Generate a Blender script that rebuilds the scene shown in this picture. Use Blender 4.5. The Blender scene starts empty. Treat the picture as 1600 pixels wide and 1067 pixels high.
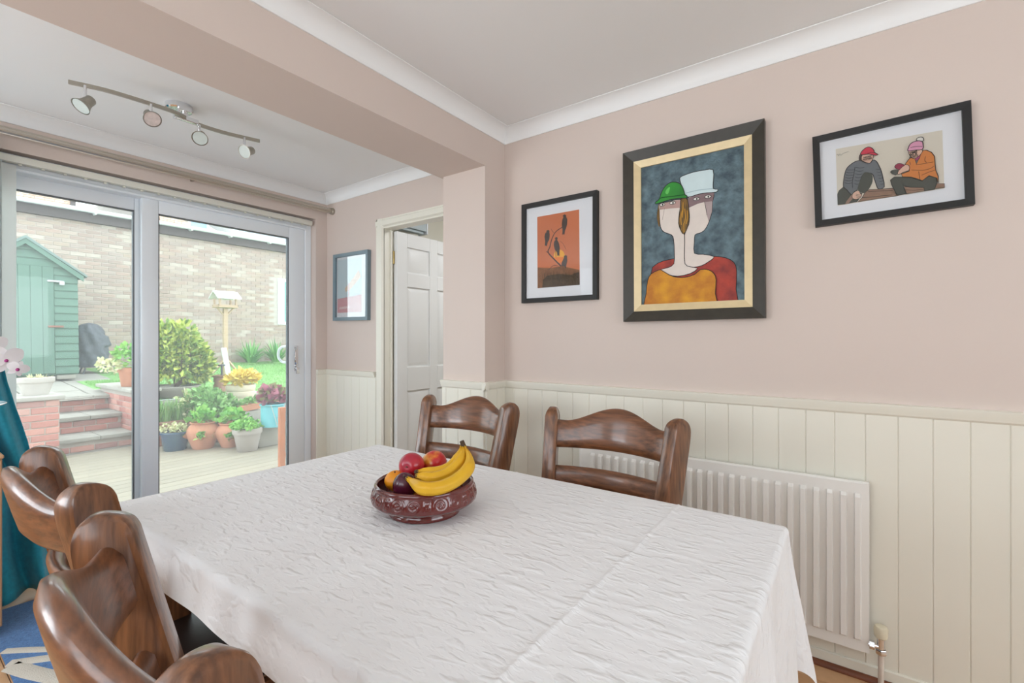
import bpy, bmesh, math, random
from mathutils import Vector, Matrix
random.seed(11)
sc = bpy.context.scene
C = sc.collection
PI = math.pi

# ------------------------------------------------------------------ camera, world, light, exposure
F_PX, YAW, HORIZON, CAM_Z = 732.6, 0.948456, 530.65, 1.22
cam_d = bpy.data.cameras.new('camera')
cam_d.sensor_width = 36.0
cam_d.lens = F_PX / 1600 * 36.0
cam_d.shift_y = -(533.5 - HORIZON) / 1600
cam_d.clip_start = 0.02
cam = bpy.data.objects.new('camera', cam_d)
cam.location = (0, 0, CAM_Z)
cam.rotation_euler = (PI / 2, 0, -YAW)
C.objects.link(cam)
sc.camera = cam

sc.view_settings.view_transform = 'Standard'
sc.view_settings.look = 'None'
sc.view_settings.gamma = 1.0
sc.view_settings.use_curve_mapping = False
sc.view_settings.exposure = -0.12

w = bpy.data.worlds.new('overcast_sky')
sc.world = w
w.use_nodes = True
bg = w.node_tree.nodes['Background']
bg.inputs[0].default_value = (0.86, 0.94, 1.0, 1)
bg.inputs[1].default_value = 3.95


def area(name, loc, target, sx, sy, power, col=(1, 1, 1)):
    d = bpy.data.lights.new(name, 'AREA')
    d.shape = 'RECTANGLE'
    d.size, d.size_y = sx, sy
    d.energy = power
    d.color = col
    o = bpy.data.objects.new(name, d)
    o.location = loc
    o.rotation_euler = (Vector(target) - Vector(loc)).to_track_quat('-Z', 'Y').to_euler()
    C.objects.link(o)
    return o


sun_d = bpy.data.lights.new('hazy_sun', 'SUN')
sun_d.energy = 0.6
sun_d.angle = math.radians(25)
sun_d.color = (1.0, 0.97, 0.92)
sun = bpy.data.objects.new('hazy_sun', sun_d)
sun.rotation_euler = (math.radians(38), math.radians(-12), math.radians(155))
C.objects.link(sun)
# added fill lamps, unseen, in openings behind and to the left of the camera
area('front_fill_light', (0.5, -2.72, 1.5), (0.3, -1.2, 2.7), 2.3, 1.25, 15, (0.89, 0.95, 1.0))
area('side_fill_light', (-1.84, 0.3, 1.55), (-.6, 0.3, 2.6), 2.3, 1.25, 8, (0.89, 0.95, 1.0))
area('garden_side_fill_light', (-1.84, 2.62, 1.25), (-.4, 2.62, 2.3), 1.1, 1.3, 30, (0.86, 0.94, 1.0))
area('passage_fill_light', (2.85, 1.6, 2.30), (2.8, 1.9, 0), 0.5, 0.5, 14, (0.92, 0.96, 1.0))  # added lamp, out of view, to brighten the passage and door leaf

# ------------------------------------------------------------------ helpers


def srgb(r, g, b):
    def f(c):
        c /= 255.0
        return c / 12.92 if c <= 0.04045 else ((c + 0.055) / 1.055) ** 2.4
    return (f(r), f(g), f(b), 1)


def nd(nt, kind, **kw):
    n = nt.nodes.new(kind)
    for k, v in kw.items():
        setattr(n, k, v)
    return n


def mat(name, col, rough=0.6, metal=0.0, var=0.0, scale=8.0, stretch=(1, 1, 1), bump=0.0, bscale=None, col2=None,
        rand=None, lo=0.32, hi=0.68, coat=0.0, spec=0.5, sheen=0.0, bdist=0.01, rand_amt=0.12, trans=0.0):
    """principled material: colour varied by noise between col and col2, optional bump; rand 'object' or 'island' varies per piece"""
    m = bpy.data.materials.new(name)
    m.use_nodes = True
    nt = m.node_tree
    b = nt.nodes['Principled BSDF']
    b.inputs['Roughness'].default_value = rough
    b.inputs['Metallic'].default_value = metal
    b.inputs['Coat Weight'].default_value = coat
    b.inputs['Coat Roughness'].default_value = 0.12
    b.inputs['Specular IOR Level'].default_value = spec
    if sheen:
        b.inputs['Sheen Weight'].default_value = sheen
    b.inputs['Base Color'].default_value = col
    tc = nd(nt, 'ShaderNodeTexCoord')
    mp = nd(nt, 'ShaderNodeMapping')
    mp.inputs['Scale'].default_value = stretch
    nt.links.new(tc.outputs['Object'], mp.inputs[0])
    cur = None
    if var or col2:
        if not col2:
            col2 = tuple(c * (1 - var) for c in col[:3]) + (1,)
        no = nd(nt, 'ShaderNodeTexNoise')
        no.inputs['Scale'].default_value = scale
        no.inputs['Detail'].default_value = 5
        nt.links.new(mp.outputs[0], no.inputs['Vector'])
        rp = nd(nt, 'ShaderNodeValToRGB')
        rp.color_ramp.elements[0].position = lo
        rp.color_ramp.elements[1].position = hi
        rp.color_ramp.elements[0].color = col2
        rp.color_ramp.elements[1].color = col
        nt.links.new(no.outputs['Fac'], rp.inputs[0])
        cur = rp.outputs[0]
    if rand:
        if rand == 'island':
            src = nd(nt, 'ShaderNodeNewGeometry').outputs['Random Per Island']
        else:
            src = nd(nt, 'ShaderNodeObjectInfo').outputs['Random']
        mr = nd(nt, 'ShaderNodeMapRange')
        mr.inputs['To Min'].default_value = 1 - rand_amt
        mr.inputs['To Max'].default_value = 1 + rand_amt
        nt.links.new(src, mr.inputs['Value'])
        hs = nd(nt, 'ShaderNodeHueSaturation')
        if cur:
            nt.links.new(cur, hs.inputs['Color'])
        else:
            hs.inputs['Color'].default_value = col
        nt.links.new(mr.outputs[0], hs.inputs['Value'])
        cur = hs.outputs[0]
    if cur:
        nt.links.new(cur, b.inputs['Base Color'])
    if bump:
        nb = nd(nt, 'ShaderNodeTexNoise')
        nb.inputs['Scale'].default_value = bscale or scale
        nb.inputs['Detail'].default_value = 4
        nt.links.new(mp.outputs[0], nb.inputs['Vector'])
        bp = nd(nt, 'ShaderNodeBump')
        bp.inputs['Strength'].default_value = bump
        bp.inputs['Distance'].default_value = bdist
        nt.links.new(nb.outputs['Fac'], bp.inputs['Height'])
        nt.links.new(bp.outputs[0], b.inputs['Normal'])
    return m


def ramp_rand(name, cols, source='object', rough=0.85, bump=0.3, bscale=30, bdist=0.004, noise=0.25, nscale=12):
    """colour picked per piece from a list"""
    m = bpy.data.materials.new(name)
    m.use_nodes = True
    nt = m.node_tree
    b = nt.nodes['Principled BSDF']
    b.inputs['Roughness'].default_value = rough
    src = nd(nt, 'ShaderNodeNewGeometry').outputs['Random Per Island'] if source == 'island' else nd(nt, 'ShaderNodeObjectInfo').outputs['Random']
    rp = nd(nt, 'ShaderNodeValToRGB')
    rp.color_ramp.interpolation = 'CONSTANT'
    el = rp.color_ramp.elements
    while len(el) < len(cols):
        el.new(0.5)
    for i, c in enumerate(cols):
        el[i].position = i / len(cols)
        el[i].color = c
    nt.links.new(src, rp.inputs[0])
    tc = nd(nt, 'ShaderNodeTexCoord')
    no = nd(nt, 'ShaderNodeTexNoise')
    no.inputs['Scale'].default_value = nscale
    no.inputs['Detail'].default_value = 5
    nt.links.new(tc.outputs['Object'], no.inputs['Vector'])
    mr = nd(nt, 'ShaderNodeMapRange')
    mr.inputs['To Min'].default_value = 1 - noise
    mr.inputs['To Max'].default_value = 1 + noise
    nt.links.new(no.outputs['Fac'], mr.inputs['Value'])
    hs = nd(nt, 'ShaderNodeHueSaturation')
    nt.links.new(rp.outputs[0], hs.inputs['Color'])
    nt.links.new(mr.outputs[0], hs.inputs['Value'])
    nt.links.new(hs.outputs[0], b.inputs['Base Color'])
    nb = nd(nt, 'ShaderNodeTexNoise')
    nb.inputs['Scale'].default_value = bscale
    nt.links.new(tc.outputs['Object'], nb.inputs['Vector'])
    bp = nd(nt, 'ShaderNodeBump')
    bp.inputs['Strength'].default_value = bump
    bp.inputs['Distance'].default_value = bdist
    nt.links.new(nb.outputs['Fac'], bp.inputs['Height'])
    nt.links.new(bp.outputs[0], b.inputs['Normal'])
    return m


def glass_mat(name, haze, gloss=0.05, tint=(0.95, 0.98, 0.97, 1)):
    m = bpy.data.materials.new(name)
    m.use_nodes = True
    nt = m.node_tree
    nt.nodes.clear()
    out = nd(nt, 'ShaderNodeOutputMaterial')
    tr = nd(nt, 'ShaderNodeBsdfTransparent')
    tr.inputs[0].default_value = tint
    gl = nd(nt, 'ShaderNodeBsdfGlossy')
    gl.inputs['Roughness'].default_value = 0.02
    mx = nd(nt, 'ShaderNodeMixShader')
    fr = nd(nt, 'ShaderNodeFresnel')
    fr.inputs[0].default_value = 1.35
    mu = nd(nt, 'ShaderNodeMath', operation='MULTIPLY')
    mu.inputs[1].default_value = gloss * 20
    mu.use_clamp = True
    nt.links.new(fr.outputs[0], mu.inputs[0])
    nt.links.new(mu.outputs[0], mx.inputs[0])
    nt.links.new(tr.outputs[0], mx.inputs[1])
    nt.links.new(gl.outputs[0], mx.inputs[2])
    last = mx
    if haze:
        tl = nd(nt, 'ShaderNodeBsdfTranslucent')
        tl.inputs[0].default_value = (0.95, 0.97, 1, 1)
        m2 = nd(nt, 'ShaderNodeMixShader')
        m2.inputs[0].default_value = haze
        nt.links.new(mx.outputs[0], m2.inputs[1])
        nt.links.new(tl.outputs[0], m2.inputs[2])
        last = m2
    nt.links.new(last.outputs[0], out.inputs[0])
    return m


def mesh_of(name, bm, mats, smooth=35):
    me = bpy.data.meshes.new(name)
    bmesh.ops.recalc_face_normals(bm, faces=bm.faces)
    bm.to_mesh(me)
    bm.free()
    for m in (mats if isinstance(mats, (list, tuple)) else [mats]):
        me.materials.append(m)
    if smooth is not None:
        me.polygons.foreach_set('use_smooth', [True] * len(me.polygons))
        me.set_sharp_from_angle(angle=math.radians(smooth))
    return me


def link(name, data, parent=None, loc=None):
    o = bpy.data.objects.new(name, data)
    C.objects.link(o)
    if parent:
        o.parent = parent
    if loc is not None:
        o.location = loc
    return o


def obj(name, bm, m, parent=None, loc=None, smooth=35):
    return link(name, mesh_of(name, bm, m, smooth), parent, loc)


def tag(o, label, cat, group=None):
    o['label'] = label
    o['category'] = cat
    if group:
        o['group'] = group
    return o


def struct(o):
    o['kind'] = 'structure'
    return o


def stuff(o):
    o['kind'] = 'stuff'
    return o


def thing(name, label, cat, loc=(0, 0, 0), rz=0.0, group=None):
    o = link(name, None, None, loc)
    o.rotation_euler = (0, 0, rz)
    o.empty_display_size = 0.1
    return tag(o, label, cat, group)


def copy_tree(o, parent=None):
    c = o.copy()
    C.objects.link(c)
    if parent:
        c.parent = parent
    for ch in list(o.children):
        copy_tree(ch, c)
    return c


def B():
    return bmesh.new()


def box(bm, x0, x1, y0, y1, z0, z1, bev=0.0, seg=2, mi=0, M=None):
    r = bmesh.ops.create_cube(bm, size=1)
    vs = r['verts']
    for v in vs:
        v.co = Vector((x0 + (v.co.x + .5) * (x1 - x0), y0 + (v.co.y + .5) * (y1 - y0), z0 + (v.co.z + .5) * (z1 - z0)))
        if M:
            v.co = M @ v.co
    fs = {f for v in vs for f in v.link_faces}
    for f in fs:
        f.material_index = mi
    if bev:
        es = list({e for v in vs for e in v.link_edges})
        rr = bmesh.ops.bevel(bm, geom=es, offset=bev, segments=seg, affect='EDGES', profile=0.6)
        for f in rr['faces']:
            f.material_index = mi
    return bm


def prism(bm, pts, axis, a, b, bev=0.0, seg=2, mi=0):
    """extrude a 2-D outline along axis; (u,v) fill the other two axes in order"""
    def P(u, v, t):
        return {'x': (t, u, v), 'y': (u, t, v), 'z': (u, v, t)}[axis]
    v0 = [bm.verts.new(P(u, v, a)) for u, v in pts]
    v1 = [bm.verts.new(P(u, v, b)) for u, v in pts]
    fs = [bm.faces.new(v0[::-1]), bm.faces.new(v1)]
    n = len(pts)
    for i in range(n):
        fs.append(bm.faces.new((v0[i], v0[(i + 1) % n], v1[(i + 1) % n], v1[i])))
    for f in fs:
        f.material_index = mi
    bmesh.ops.recalc_face_normals(bm, faces=fs)
    if bev:
        es = list({e for f in fs[:2] for e in f.edges})
        rr = bmesh.ops.bevel(bm, geom=es, offset=bev, segments=seg, affect='EDGES', profile=0.6)
        for f in rr['faces']:
            f.material_index = mi
    return bm


def lathe(bm, prof, n=32, c=(0, 0, 0), M=None, mi=0, sx=1.0, sy=1.0):
    rings = []
    for r, z in prof:
        ring = []
        for i in range(n if r > 1e-6 else 1):
            a = 2 * PI * i / n
            p = Vector((c[0] + sx * r * math.cos(a), c[1] + sy * r * math.sin(a), c[2] + z))
            ring.append(bm.verts.new(M @ p if M else p))
        rings.append(ring)
    for A, Bq in zip(rings, rings[1:]):
        for i in range(n):
            j = (i + 1) % n
            if len(A) == 1 and len(Bq) == 1:
                continue
            if len(A) == 1:
                f = bm.faces.new((A[0], Bq[j], Bq[i]))
            elif len(Bq) == 1:
                f = bm.faces.new((A[i], A[j], Bq[0]))
            else:
                f = bm.faces.new((A[i], A[j], Bq[j], Bq[i]))
            f.material_index = mi
    return bm


def tube(bm, pts, r, n=10, mi=0, cap=True, squash=None):
    pts = [Vector(p) for p in pts]
    rs = r if isinstance(r, (list, tuple)) else [r] * len(pts)
    up = Vector((0, 0, 1))
    rings = []
    prev = None
    for i, p in enumerate(pts):
        t = (pts[min(i + 1, len(pts) - 1)] - pts[max(i - 1, 0)]).normalized()
        if prev is None:
            a = t.cross(up)
            if a.length < 1e-3:
                a = t.cross(Vector((1, 0, 0)))
        else:
            a = prev - t * prev.dot(t)
        a.normalize()
        prev = a
        b = t.cross(a)
        k = squash or 1.0
        rings.append([bm.verts.new(p + a * rs[i] * math.cos(2 * PI * j / n) + b * rs[i] * k * math.sin(2 * PI * j / n)) for j in range(n)])
    fs = []
    for A, Bq in zip(rings, rings[1:]):
        for j in range(n):
            fs.append(bm.faces.new((A[j], A[(j + 1) % n], Bq[(j + 1) % n], Bq[j])))
    if cap:
        fs.append(bm.faces.new(rings[0][::-1]))
        fs.append(bm.faces.new(rings[-1]))
    for f in fs:
        f.material_index = mi
    return bm


def crom(pts, sub=6, closed=False):
    """Catmull-Rom through points (any dimension)"""
    P = [Vector(p) for p in pts]
    n = len(P)
    out = []
    for i in range(n if closed else n - 1):
        p0 = P[(i - 1) % n] if closed or i else P[0]
        p1, p2 = P[i], P[(i + 1) % n]
        p3 = P[(i + 2) % n] if closed or i + 2 < n else P[-1]
        for k in range(sub):
            t = k / sub
            out.append(0.5 * ((2 * p1) + (p2 - p0) * t + (2 * p0 - 5 * p1 + 4 * p2 - p3) * t * t + (3 * p1 - p0 - 3 * p2 + p3) * t ** 3))
    if not closed:
        out.append(P[-1])
    return out


def grid(bm, nu, nv, fn, mi=0, closed_u=False):
    vs = [[bm.verts.new(fn(i / (nu if closed_u else nu - 1), j / (nv - 1))) for i in range(nu)] for j in range(nv)]
    for j in range(nv - 1):
        for i in range(nu if closed_u else nu - 1):
            i2 = (i + 1) % nu
            f = bm.faces.new((vs[j][i], vs[j][i2], vs[j + 1][i2], vs[j + 1][i]))
            f.material_index = mi
    return vs


SN, CS = math.sin(YAW), math.cos(YAW)


def ray(px, py):
    a, b = (px - 800) / F_PX, (HORIZON - py) / F_PX
    return Vector((SN + CS * a, CS - SN * a, b))


def onX(px, py, X):
    d = ray(px, py)
    return d * (X / d.x) + Vector((0, 0, CAM_Z))


def onY(px, py, Y):
    d = ray(px, py)
    return d * (Y / d.y) + Vector((0, 0, CAM_Z))


def onZ(px, py, Z):
    d = ray(px, py)
    return d * ((Z - CAM_Z) / d.z) + Vector((0, 0, CAM_Z))


def depth(p):
    return p[0] * SN + p[1] * CS


# ------------------------------------------------------------------ materials
M = {}
M['pink'] = mat('pink_emulsion', srgb(219, 203, 193), 0.75, var=0.03, scale=1.3, bump=0.06, bscale=160, bdist=0.002)
M['ceil'] = mat('white_ceiling_paint', srgb(246, 246, 245), 0.8, var=0.01, scale=1.0, bump=0.04, bscale=120, bdist=0.002)
M['cream'] = mat('cream_gloss_paint', srgb(238, 234, 220), 0.38, var=0.03, scale=3, bump=0.03, bscale=40, bdist=0.003)
M['white_paint'] = mat('white_satin_paint', srgb(240, 240, 238), 0.4, var=0.02, scale=4)
M['upvc'] = mat('white_upvc', srgb(238, 243, 247), 0.28, var=0.01, scale=5)
M['radiator'] = mat('radiator_enamel', srgb(241, 238, 232), 0.3, var=0.02, scale=6)
M['gasket'] = mat('dark_gasket', srgb(104, 108, 112), 0.6)
M['chrome'] = mat('chrome', (0.82, 0.83, 0.85, 1), 0.12, 1.0)
M['nickel'] = mat('brushed_nickel', (0.47, 0.44, 0.38, 1), 0.3, 1.0, var=0.1, scale=30, stretch=(1, 1, 12))
M['brass'] = mat('brass', (0.55, 0.42, 0.18, 1), 0.3, 1.0)
M['white_plastic'] = mat('ivory_plastic', srgb(226, 216, 190), 0.4)
M['rust_pipe'] = mat('painted_pipe', srgb(232, 224, 212), 0.45, col2=srgb(140, 84, 50), scale=14, stretch=(1, 1, 0.25))
M['oak'] = mat('dark_oak', srgb(136, 88, 55), 0.3, col2=srgb(82, 49, 29), scale=13, stretch=(7, 7, 0.7), bump=0.12, bscale=26, bdist=0.002, coat=0.6)
M['oak_rail'] = mat('dark_oak_rail', srgb(136, 86, 55), 0.3, col2=srgb(86, 52, 32), scale=13, stretch=(7, 0.7, 7), bump=0.12, bscale=26, bdist=0.002, coat=0.6)
M['leather'] = mat('dark_brown_leather', srgb(46, 34, 30), 0.38, var=0.25, scale=20, bump=0.2, bscale=140, bdist=0.001)
M['piping'] = mat('pale_piping', srgb(170, 165, 155), 0.5)
M['bead'] = mat('stained_wood_bead', srgb(124, 66, 34), 0.45, var=0.35, scale=12, stretch=(6, 1, 6))
M['floor'] = ramp_rand('laminate_planks', [srgb(205, 160, 118), srgb(196, 150, 108), srgb(212, 170, 128), srgb(200, 156, 114)], 'object', 0.4, 0.05, 60, 0.001, 0.12, 30)
M['under'] = mat('floor_screed', srgb(120, 95, 70), 0.8)
M['teal'] = mat('teal_curtain_fabric', srgb(36, 156, 178), 0.8, var=0.2, scale=60, bump=0.15, bscale=420, bdist=0.001, sheen=0.2)
def translucent(name, col, f):
    m = mat(name, col, 0.8)
    nt = m.node_tree
    pb_ = nt.nodes['Principled BSDF']
    tl = nd(nt, 'ShaderNodeBsdfTranslucent')
    tl.inputs[0].default_value = col
    mx = nd(nt, 'ShaderNodeMixShader')
    mx.inputs[0].default_value = f
    nt.links.new(pb_.outputs[0], mx.inputs[1])
    nt.links.new(tl.outputs[0], mx.inputs[2])
    nt.links.new(mx.outputs[0], nt.nodes['Material Output'].inputs[0])
    return m


M['vane'] = translucent('vertical_blind_fabric', srgb(246, 248, 246), .5)
M['black_frame'] = mat('black_frame', srgb(24, 23, 22), 0.5, var=0.2, scale=18)
M['blue_frame'] = mat('grey_blue_frame', srgb(120, 138, 146), 0.45, var=0.08, scale=18)
M['dark_frame'] = mat('dark_bronze_frame', srgb(58, 53, 44), 0.4, var=0.2, scale=30)
M['gold'] = mat('champagne_slip', srgb(226, 204, 160), 0.38, 0.15, var=0.08, scale=30)
M['mount'] = mat('white_mount_board', srgb(238, 239, 242), 0.85)
M['pic_glass'] = glass_mat('picture_glass', 0.0, 0.03, (0.99, 0.99, 0.99, 1))
M['door_glass'] = glass_mat('veiled_patio_glass', 0.06, 0.05)  # translucent mix puts the washed-out bright veil over the garden into the pane
M['terracotta'] = mat('terracotta', srgb(206, 142, 112), 0.85, var=0.2, scale=14, bump=0.1, bscale=60, bdist=0.002)
M['brown_pot'] = mat('brown_terracotta', srgb(160, 118, 100), 0.85, var=0.2, scale=14)
M['grey_pot'] = mat('grey_pot', srgb(176, 166, 158), 0.85, var=0.12, scale=12)
M['cream_pot'] = mat('cream_pot', srgb(222, 208, 184), 0.8, var=0.1, scale=12)
M['white_pot'] = mat('white_trough', srgb(196, 188, 180), 0.7, var=0.06, scale=12)
M['teal_pot'] = mat('aqua_plastic_pot', srgb(112, 190, 200), 0.5, var=0.05, scale=10)
M['blue_pot'] = mat('blue_glaze', srgb(44, 66, 104), 0.2, col2=srgb(70, 96, 110), scale=7, coat=0.5)
M['soil'] = mat('soil', srgb(74, 58, 46), 0.95, var=0.3, scale=40)
M['stone'] = mat('weathered_slab', srgb(164, 158, 148), 0.9, var=0.16, scale=7, bump=0.3, bscale=40, bdist=0.006, rand='object', rand_amt=0.06)
M['coping'] = mat('pale_coping', srgb(176, 170, 160), 0.9, var=0.15, scale=9, bump=0.25, bscale=40, bdist=0.004)
M['mortar'] = mat('pale_mortar', srgb(190, 180, 170), 0.95, var=0.1, scale=20, bump=0.3, bscale=80, bdist=0.003)
buff = [srgb(168, 147, 134), srgb(177, 159, 146), srgb(161, 140, 129), srgb(185, 171, 158), srgb(172, 147, 134), srgb(166, 148, 138), srgb(172, 152, 136), srgb(163, 141, 129)]
M['brick_far'] = ramp_rand('buff_bricks', buff, 'object')
M['brick_far_all'] = ramp_rand('buff_bricks_massed', buff, 'island')
red = [srgb(188, 128, 116), srgb(200, 144, 130), srgb(178, 118, 108), srgb(196, 150, 138), srgb(172, 128, 120)]
M['brick_red'] = ramp_rand('red_garden_bricks', red, 'object')
M['brick_house'] = ramp_rand('house_bricks', [srgb(206, 176, 152), srgb(214, 188, 166), srgb(198, 166, 146)], 'island')
M['deck'] = mat('silvered_decking', srgb(156, 145, 126), 0.8, var=0.16, scale=5, stretch=(0.6, 8, 8), bump=0.15, bscale=16, bdist=0.002, rand='object', rand_amt=0.07)
M['shed'] = mat('sage_green_shed_paint', srgb(92, 124, 108), 0.7, var=0.1, scale=6, stretch=(1, 3, 3), rand='object', rand_amt=0.05)
M['felt'] = mat('grey_green_roof_felt', srgb(120, 138, 132), 0.95, var=0.1, scale=20, bump=0.3, bscale=90, bdist=0.003)
M['steel'] = mat('galvanised_steel', srgb(190, 190, 192), 0.4, 0.7)
M['rusty'] = mat('rusty_iron', srgb(150, 100, 84), 0.7, var=0.2, scale=30)
M['tarp'] = mat('grey_bbq_cover', srgb(78, 84, 92), 0.42, var=0.15, scale=10, bump=0.6, bscale=9, bdist=0.03)
M['lawn'] = mat('lawn_turf', srgb(132, 176, 104), 0.95, col2=srgb(114, 158, 90), scale=5, bump=0.6, bscale=60, bdist=0.02)
M['blade'] = ramp_rand('grass_blades', [srgb(134, 182, 104), srgb(118, 166, 90), srgb(150, 192, 116)], 'island', 0.8, 0, 10)
M['pale_wood'] = mat('weathered_pine', srgb(196, 168, 138), 0.8, var=0.15, scale=8, stretch=(5, 5, 1))
M['orange_wood'] = mat('stained_garden_timber', srgb(196, 122, 84), 0.7, var=0.2, scale=8, stretch=(5, 5, 1))
M['slat_dark'] = mat('dark_slats', srgb(80, 82, 88), 0.7)
M['bt_roof'] = mat('white_painted_roof', srgb(224, 222, 220), 0.7, var=0.06, scale=12)
M['fascia'] = mat('brown_fascia', srgb(78, 68, 66), 0.7, var=0.12, scale=6, stretch=(0.5, 3, 3))
M['gutter'] = mat('white_gutter', srgb(232, 236, 236), 0.4)
M['roof_grey'] = mat('grey_roof', srgb(150, 162, 168), 0.8, var=0.1, scale=6)
M['tile_grey'] = mat('grey_roof_tiles', srgb(164, 170, 180), 0.8, var=0.12, scale=3, bump=0.2, bscale=8)
M['win_dark'] = mat('reflective_window', srgb(150, 178, 200), 0.15, var=0.3, scale=2)
M['green_pane'] = mat('frosted_green_pane', srgb(132, 190, 176), 0.3, var=0.1, scale=3)


def leaf_mat(name, cols):
    return ramp_rand(name, cols, 'island', 0.6, 0, 10, noise=0.1)


M['leaf_bush'] = leaf_mat('yellow_green_leaves', [srgb(150, 176, 60), srgb(182, 196, 84), srgb(118, 150, 54), srgb(200, 208, 104), srgb(98, 132, 50)])
M['leaf_mid'] = leaf_mat('mid_green_leaves', [srgb(128, 172, 96), srgb(110, 156, 84), srgb(150, 188, 116)])
M['leaf_fresh'] = leaf_mat('fresh_green_leaves', [srgb(128, 190, 82), srgb(152, 204, 98), srgb(104, 168, 70)])
M['leaf_yellow'] = leaf_mat('golden_leaves', [srgb(232, 204, 90), srgb(240, 218, 120), srgb(214, 190, 84)])
M['leaf_purple'] = leaf_mat('purple_leaves', [srgb(168, 92, 116), srgb(190, 116, 136), srgb(140, 84, 104), srgb(150, 150, 100)])
M['leaf_pale'] = leaf_mat('pale_succulent', [srgb(214, 210, 160), srgb(190, 196, 140), srgb(224, 214, 180)])
M['leaf_lily'] = leaf_mat('daylily_leaves', [srgb(104, 170, 88), srgb(130, 190, 104), srgb(88, 150, 84)])
M['bark'] = mat('bark', srgb(112, 92, 74), 0.9, var=0.3, scale=30)

# ------------------------------------------------------------------ room shell
XW, YBK, YFR, XLF = 2.13, 3.303, -2.7, -1.8       # right wall, garden wall, wall behind camera, left wall
ZC, ZC2 = 2.385, 2.335
BY0, BY1, BZ = 1.578, 1.905, 2.15                  # beam
PX = 1.952                                         # pillar face


def wall_boxes(name, boxes, m):
    bm = B()
    for b in boxes:
        box(bm, *b)
    return struct(obj(name, bm, m, smooth=None))


ZT = 2.5
wr = wall_boxes('wall_right', [(XW, XW + .075, YFR, 1.87, 0, ZT), (XW, XW + .075, 2.631, YBK + .27, 0, ZT), (XW, XW + .075, 1.87, 2.631, 2.004, ZT)], M['pink'])
wb = wall_boxes('wall_back', [(2.035, XW, YBK, YBK + .27, 0, ZT), (XLF, -.04, YBK, YBK + .27, 0, ZT), (-.04, 2.035, YBK, YBK + .27, 2.139, ZT)], M['pink'])
wall_boxes('wall_left', [(XLF - .1, XLF, YFR, -.9, 0, ZT), (XLF - .1, XLF, 1.5, 2.05, 0, ZT), (XLF - .1, XLF, 3.2, YBK + .27, 0, ZT),
                         (XLF - .1, XLF, -.9, 1.5, 0, .9), (XLF - .1, XLF, -.9, 1.5, 2.2, ZT), (XLF - .1, XLF, 2.05, 3.2, 0, .6), (XLF - .1, XLF, 2.05, 3.2, 2.3, ZT)], M['pink'])
wall_boxes('wall_front', [(XLF - .1, -.7, YFR - .1, YFR, 0, ZT), (1.7, XW + .1, YFR - .1, YFR, 0, ZT), (-.7, 1.7, YFR - .1, YFR, 0, .9), (-.7, 1.7, YFR - .1, YFR, 2.2, ZT)], M['pink'])
pier = wall_boxes('pillar', [(PX, XW, BY0, BY1 - .02, 0, BZ)], M['pink'])
wall_boxes('ceiling_beam', [(XLF, XW, BY0, BY1, BZ, ZT)], M['pink'])
bm = B(); box(bm, XLF - .1, XW + .1, YFR - .1, BY0, ZC, ZC + .1)
struct(obj('ceiling', bm, M['ceil'], smooth=None))
bm = B(); box(bm, XLF - .1, XW + .1, BY1, YBK + .27, ZC2, ZC2 + .1)
struct(obj('ceiling', bm, M['ceil'], smooth=None))


def coving(bm, p0, p1, inward, zc, drop, proj):
    """coving strip along p0-p1 (2-D), inward unit 2-D"""
    pr = [(0, zc), (0, zc - drop), (0.006, zc - drop)]
    for k in range(9):
        a = PI / 2 * k / 8
        pr.append((proj - (proj - .008) * math.cos(a), zc - .006 - (drop - .010) * (1 - math.sin(a))))
    pr += [(proj, zc - .002), (proj, zc)]
    rows = []
    for p in (p0, p1):
        rows.append([bm.verts.new((p[0] + inward[0] * u, p[1] + inward[1] * u, v)) for u, v in pr])
    for i in range(len(pr) - 1):
        bm.faces.new((rows[0][i], rows[0][i + 1], rows[1][i + 1], rows[1][i]))


def coving_loop(name, x0, x1, y0, y1, zc, drop, proj, sides):
    """mitred coving round a rectangle; sides are drawn with mitre by insetting along profile"""
    pr = [(0, zc - drop), (0.006, zc - drop)]
    for k in range(9):
        a = PI / 2 * k / 8
        pr.append((.008 + (proj - .012) * (1 - math.cos(a)), zc - drop + .004 + (drop - .008) * math.sin(a)))
    pr += [(proj - .004, zc - .001), (proj, zc - .001)]
    bm = B()
    def corner(cx, cy, u):
        return {(0, 0): (x0 + u, y0 + u), (1, 0): (x1 - u, y0 + u), (1, 1): (x1 - u, y1 - u), (0, 1): (x0 + u, y1 - u)}[(cx, cy)]
    order = {'right': ((1, 0), (1, 1)), 'back': ((1, 1), (0, 1)), 'left': ((0, 1), (0, 0)), 'front': ((0, 0), (1, 0))}
    for s in sides:
        a, b = order[s]
        R = [[bm.verts.new((*corner(*c, u), v)) for u, v in pr] for c in (a, b)]
        for i in range(len(pr) - 1):
            bm.faces.new((R[0][i], R[0][i + 1], R[1][i + 1], R[1][i]))
    return struct(obj(name, bm, M['ceil'], smooth=40))


coving_loop('trim_1', XLF, XW, YFR, BY0, ZC, .065, .075, ['right', 'back', 'left', 'front'])
coving_loop('trim_2', XLF, XW, BY1, YBK, ZC2, .067, .07, ['right', 'back', 'left'])

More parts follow.
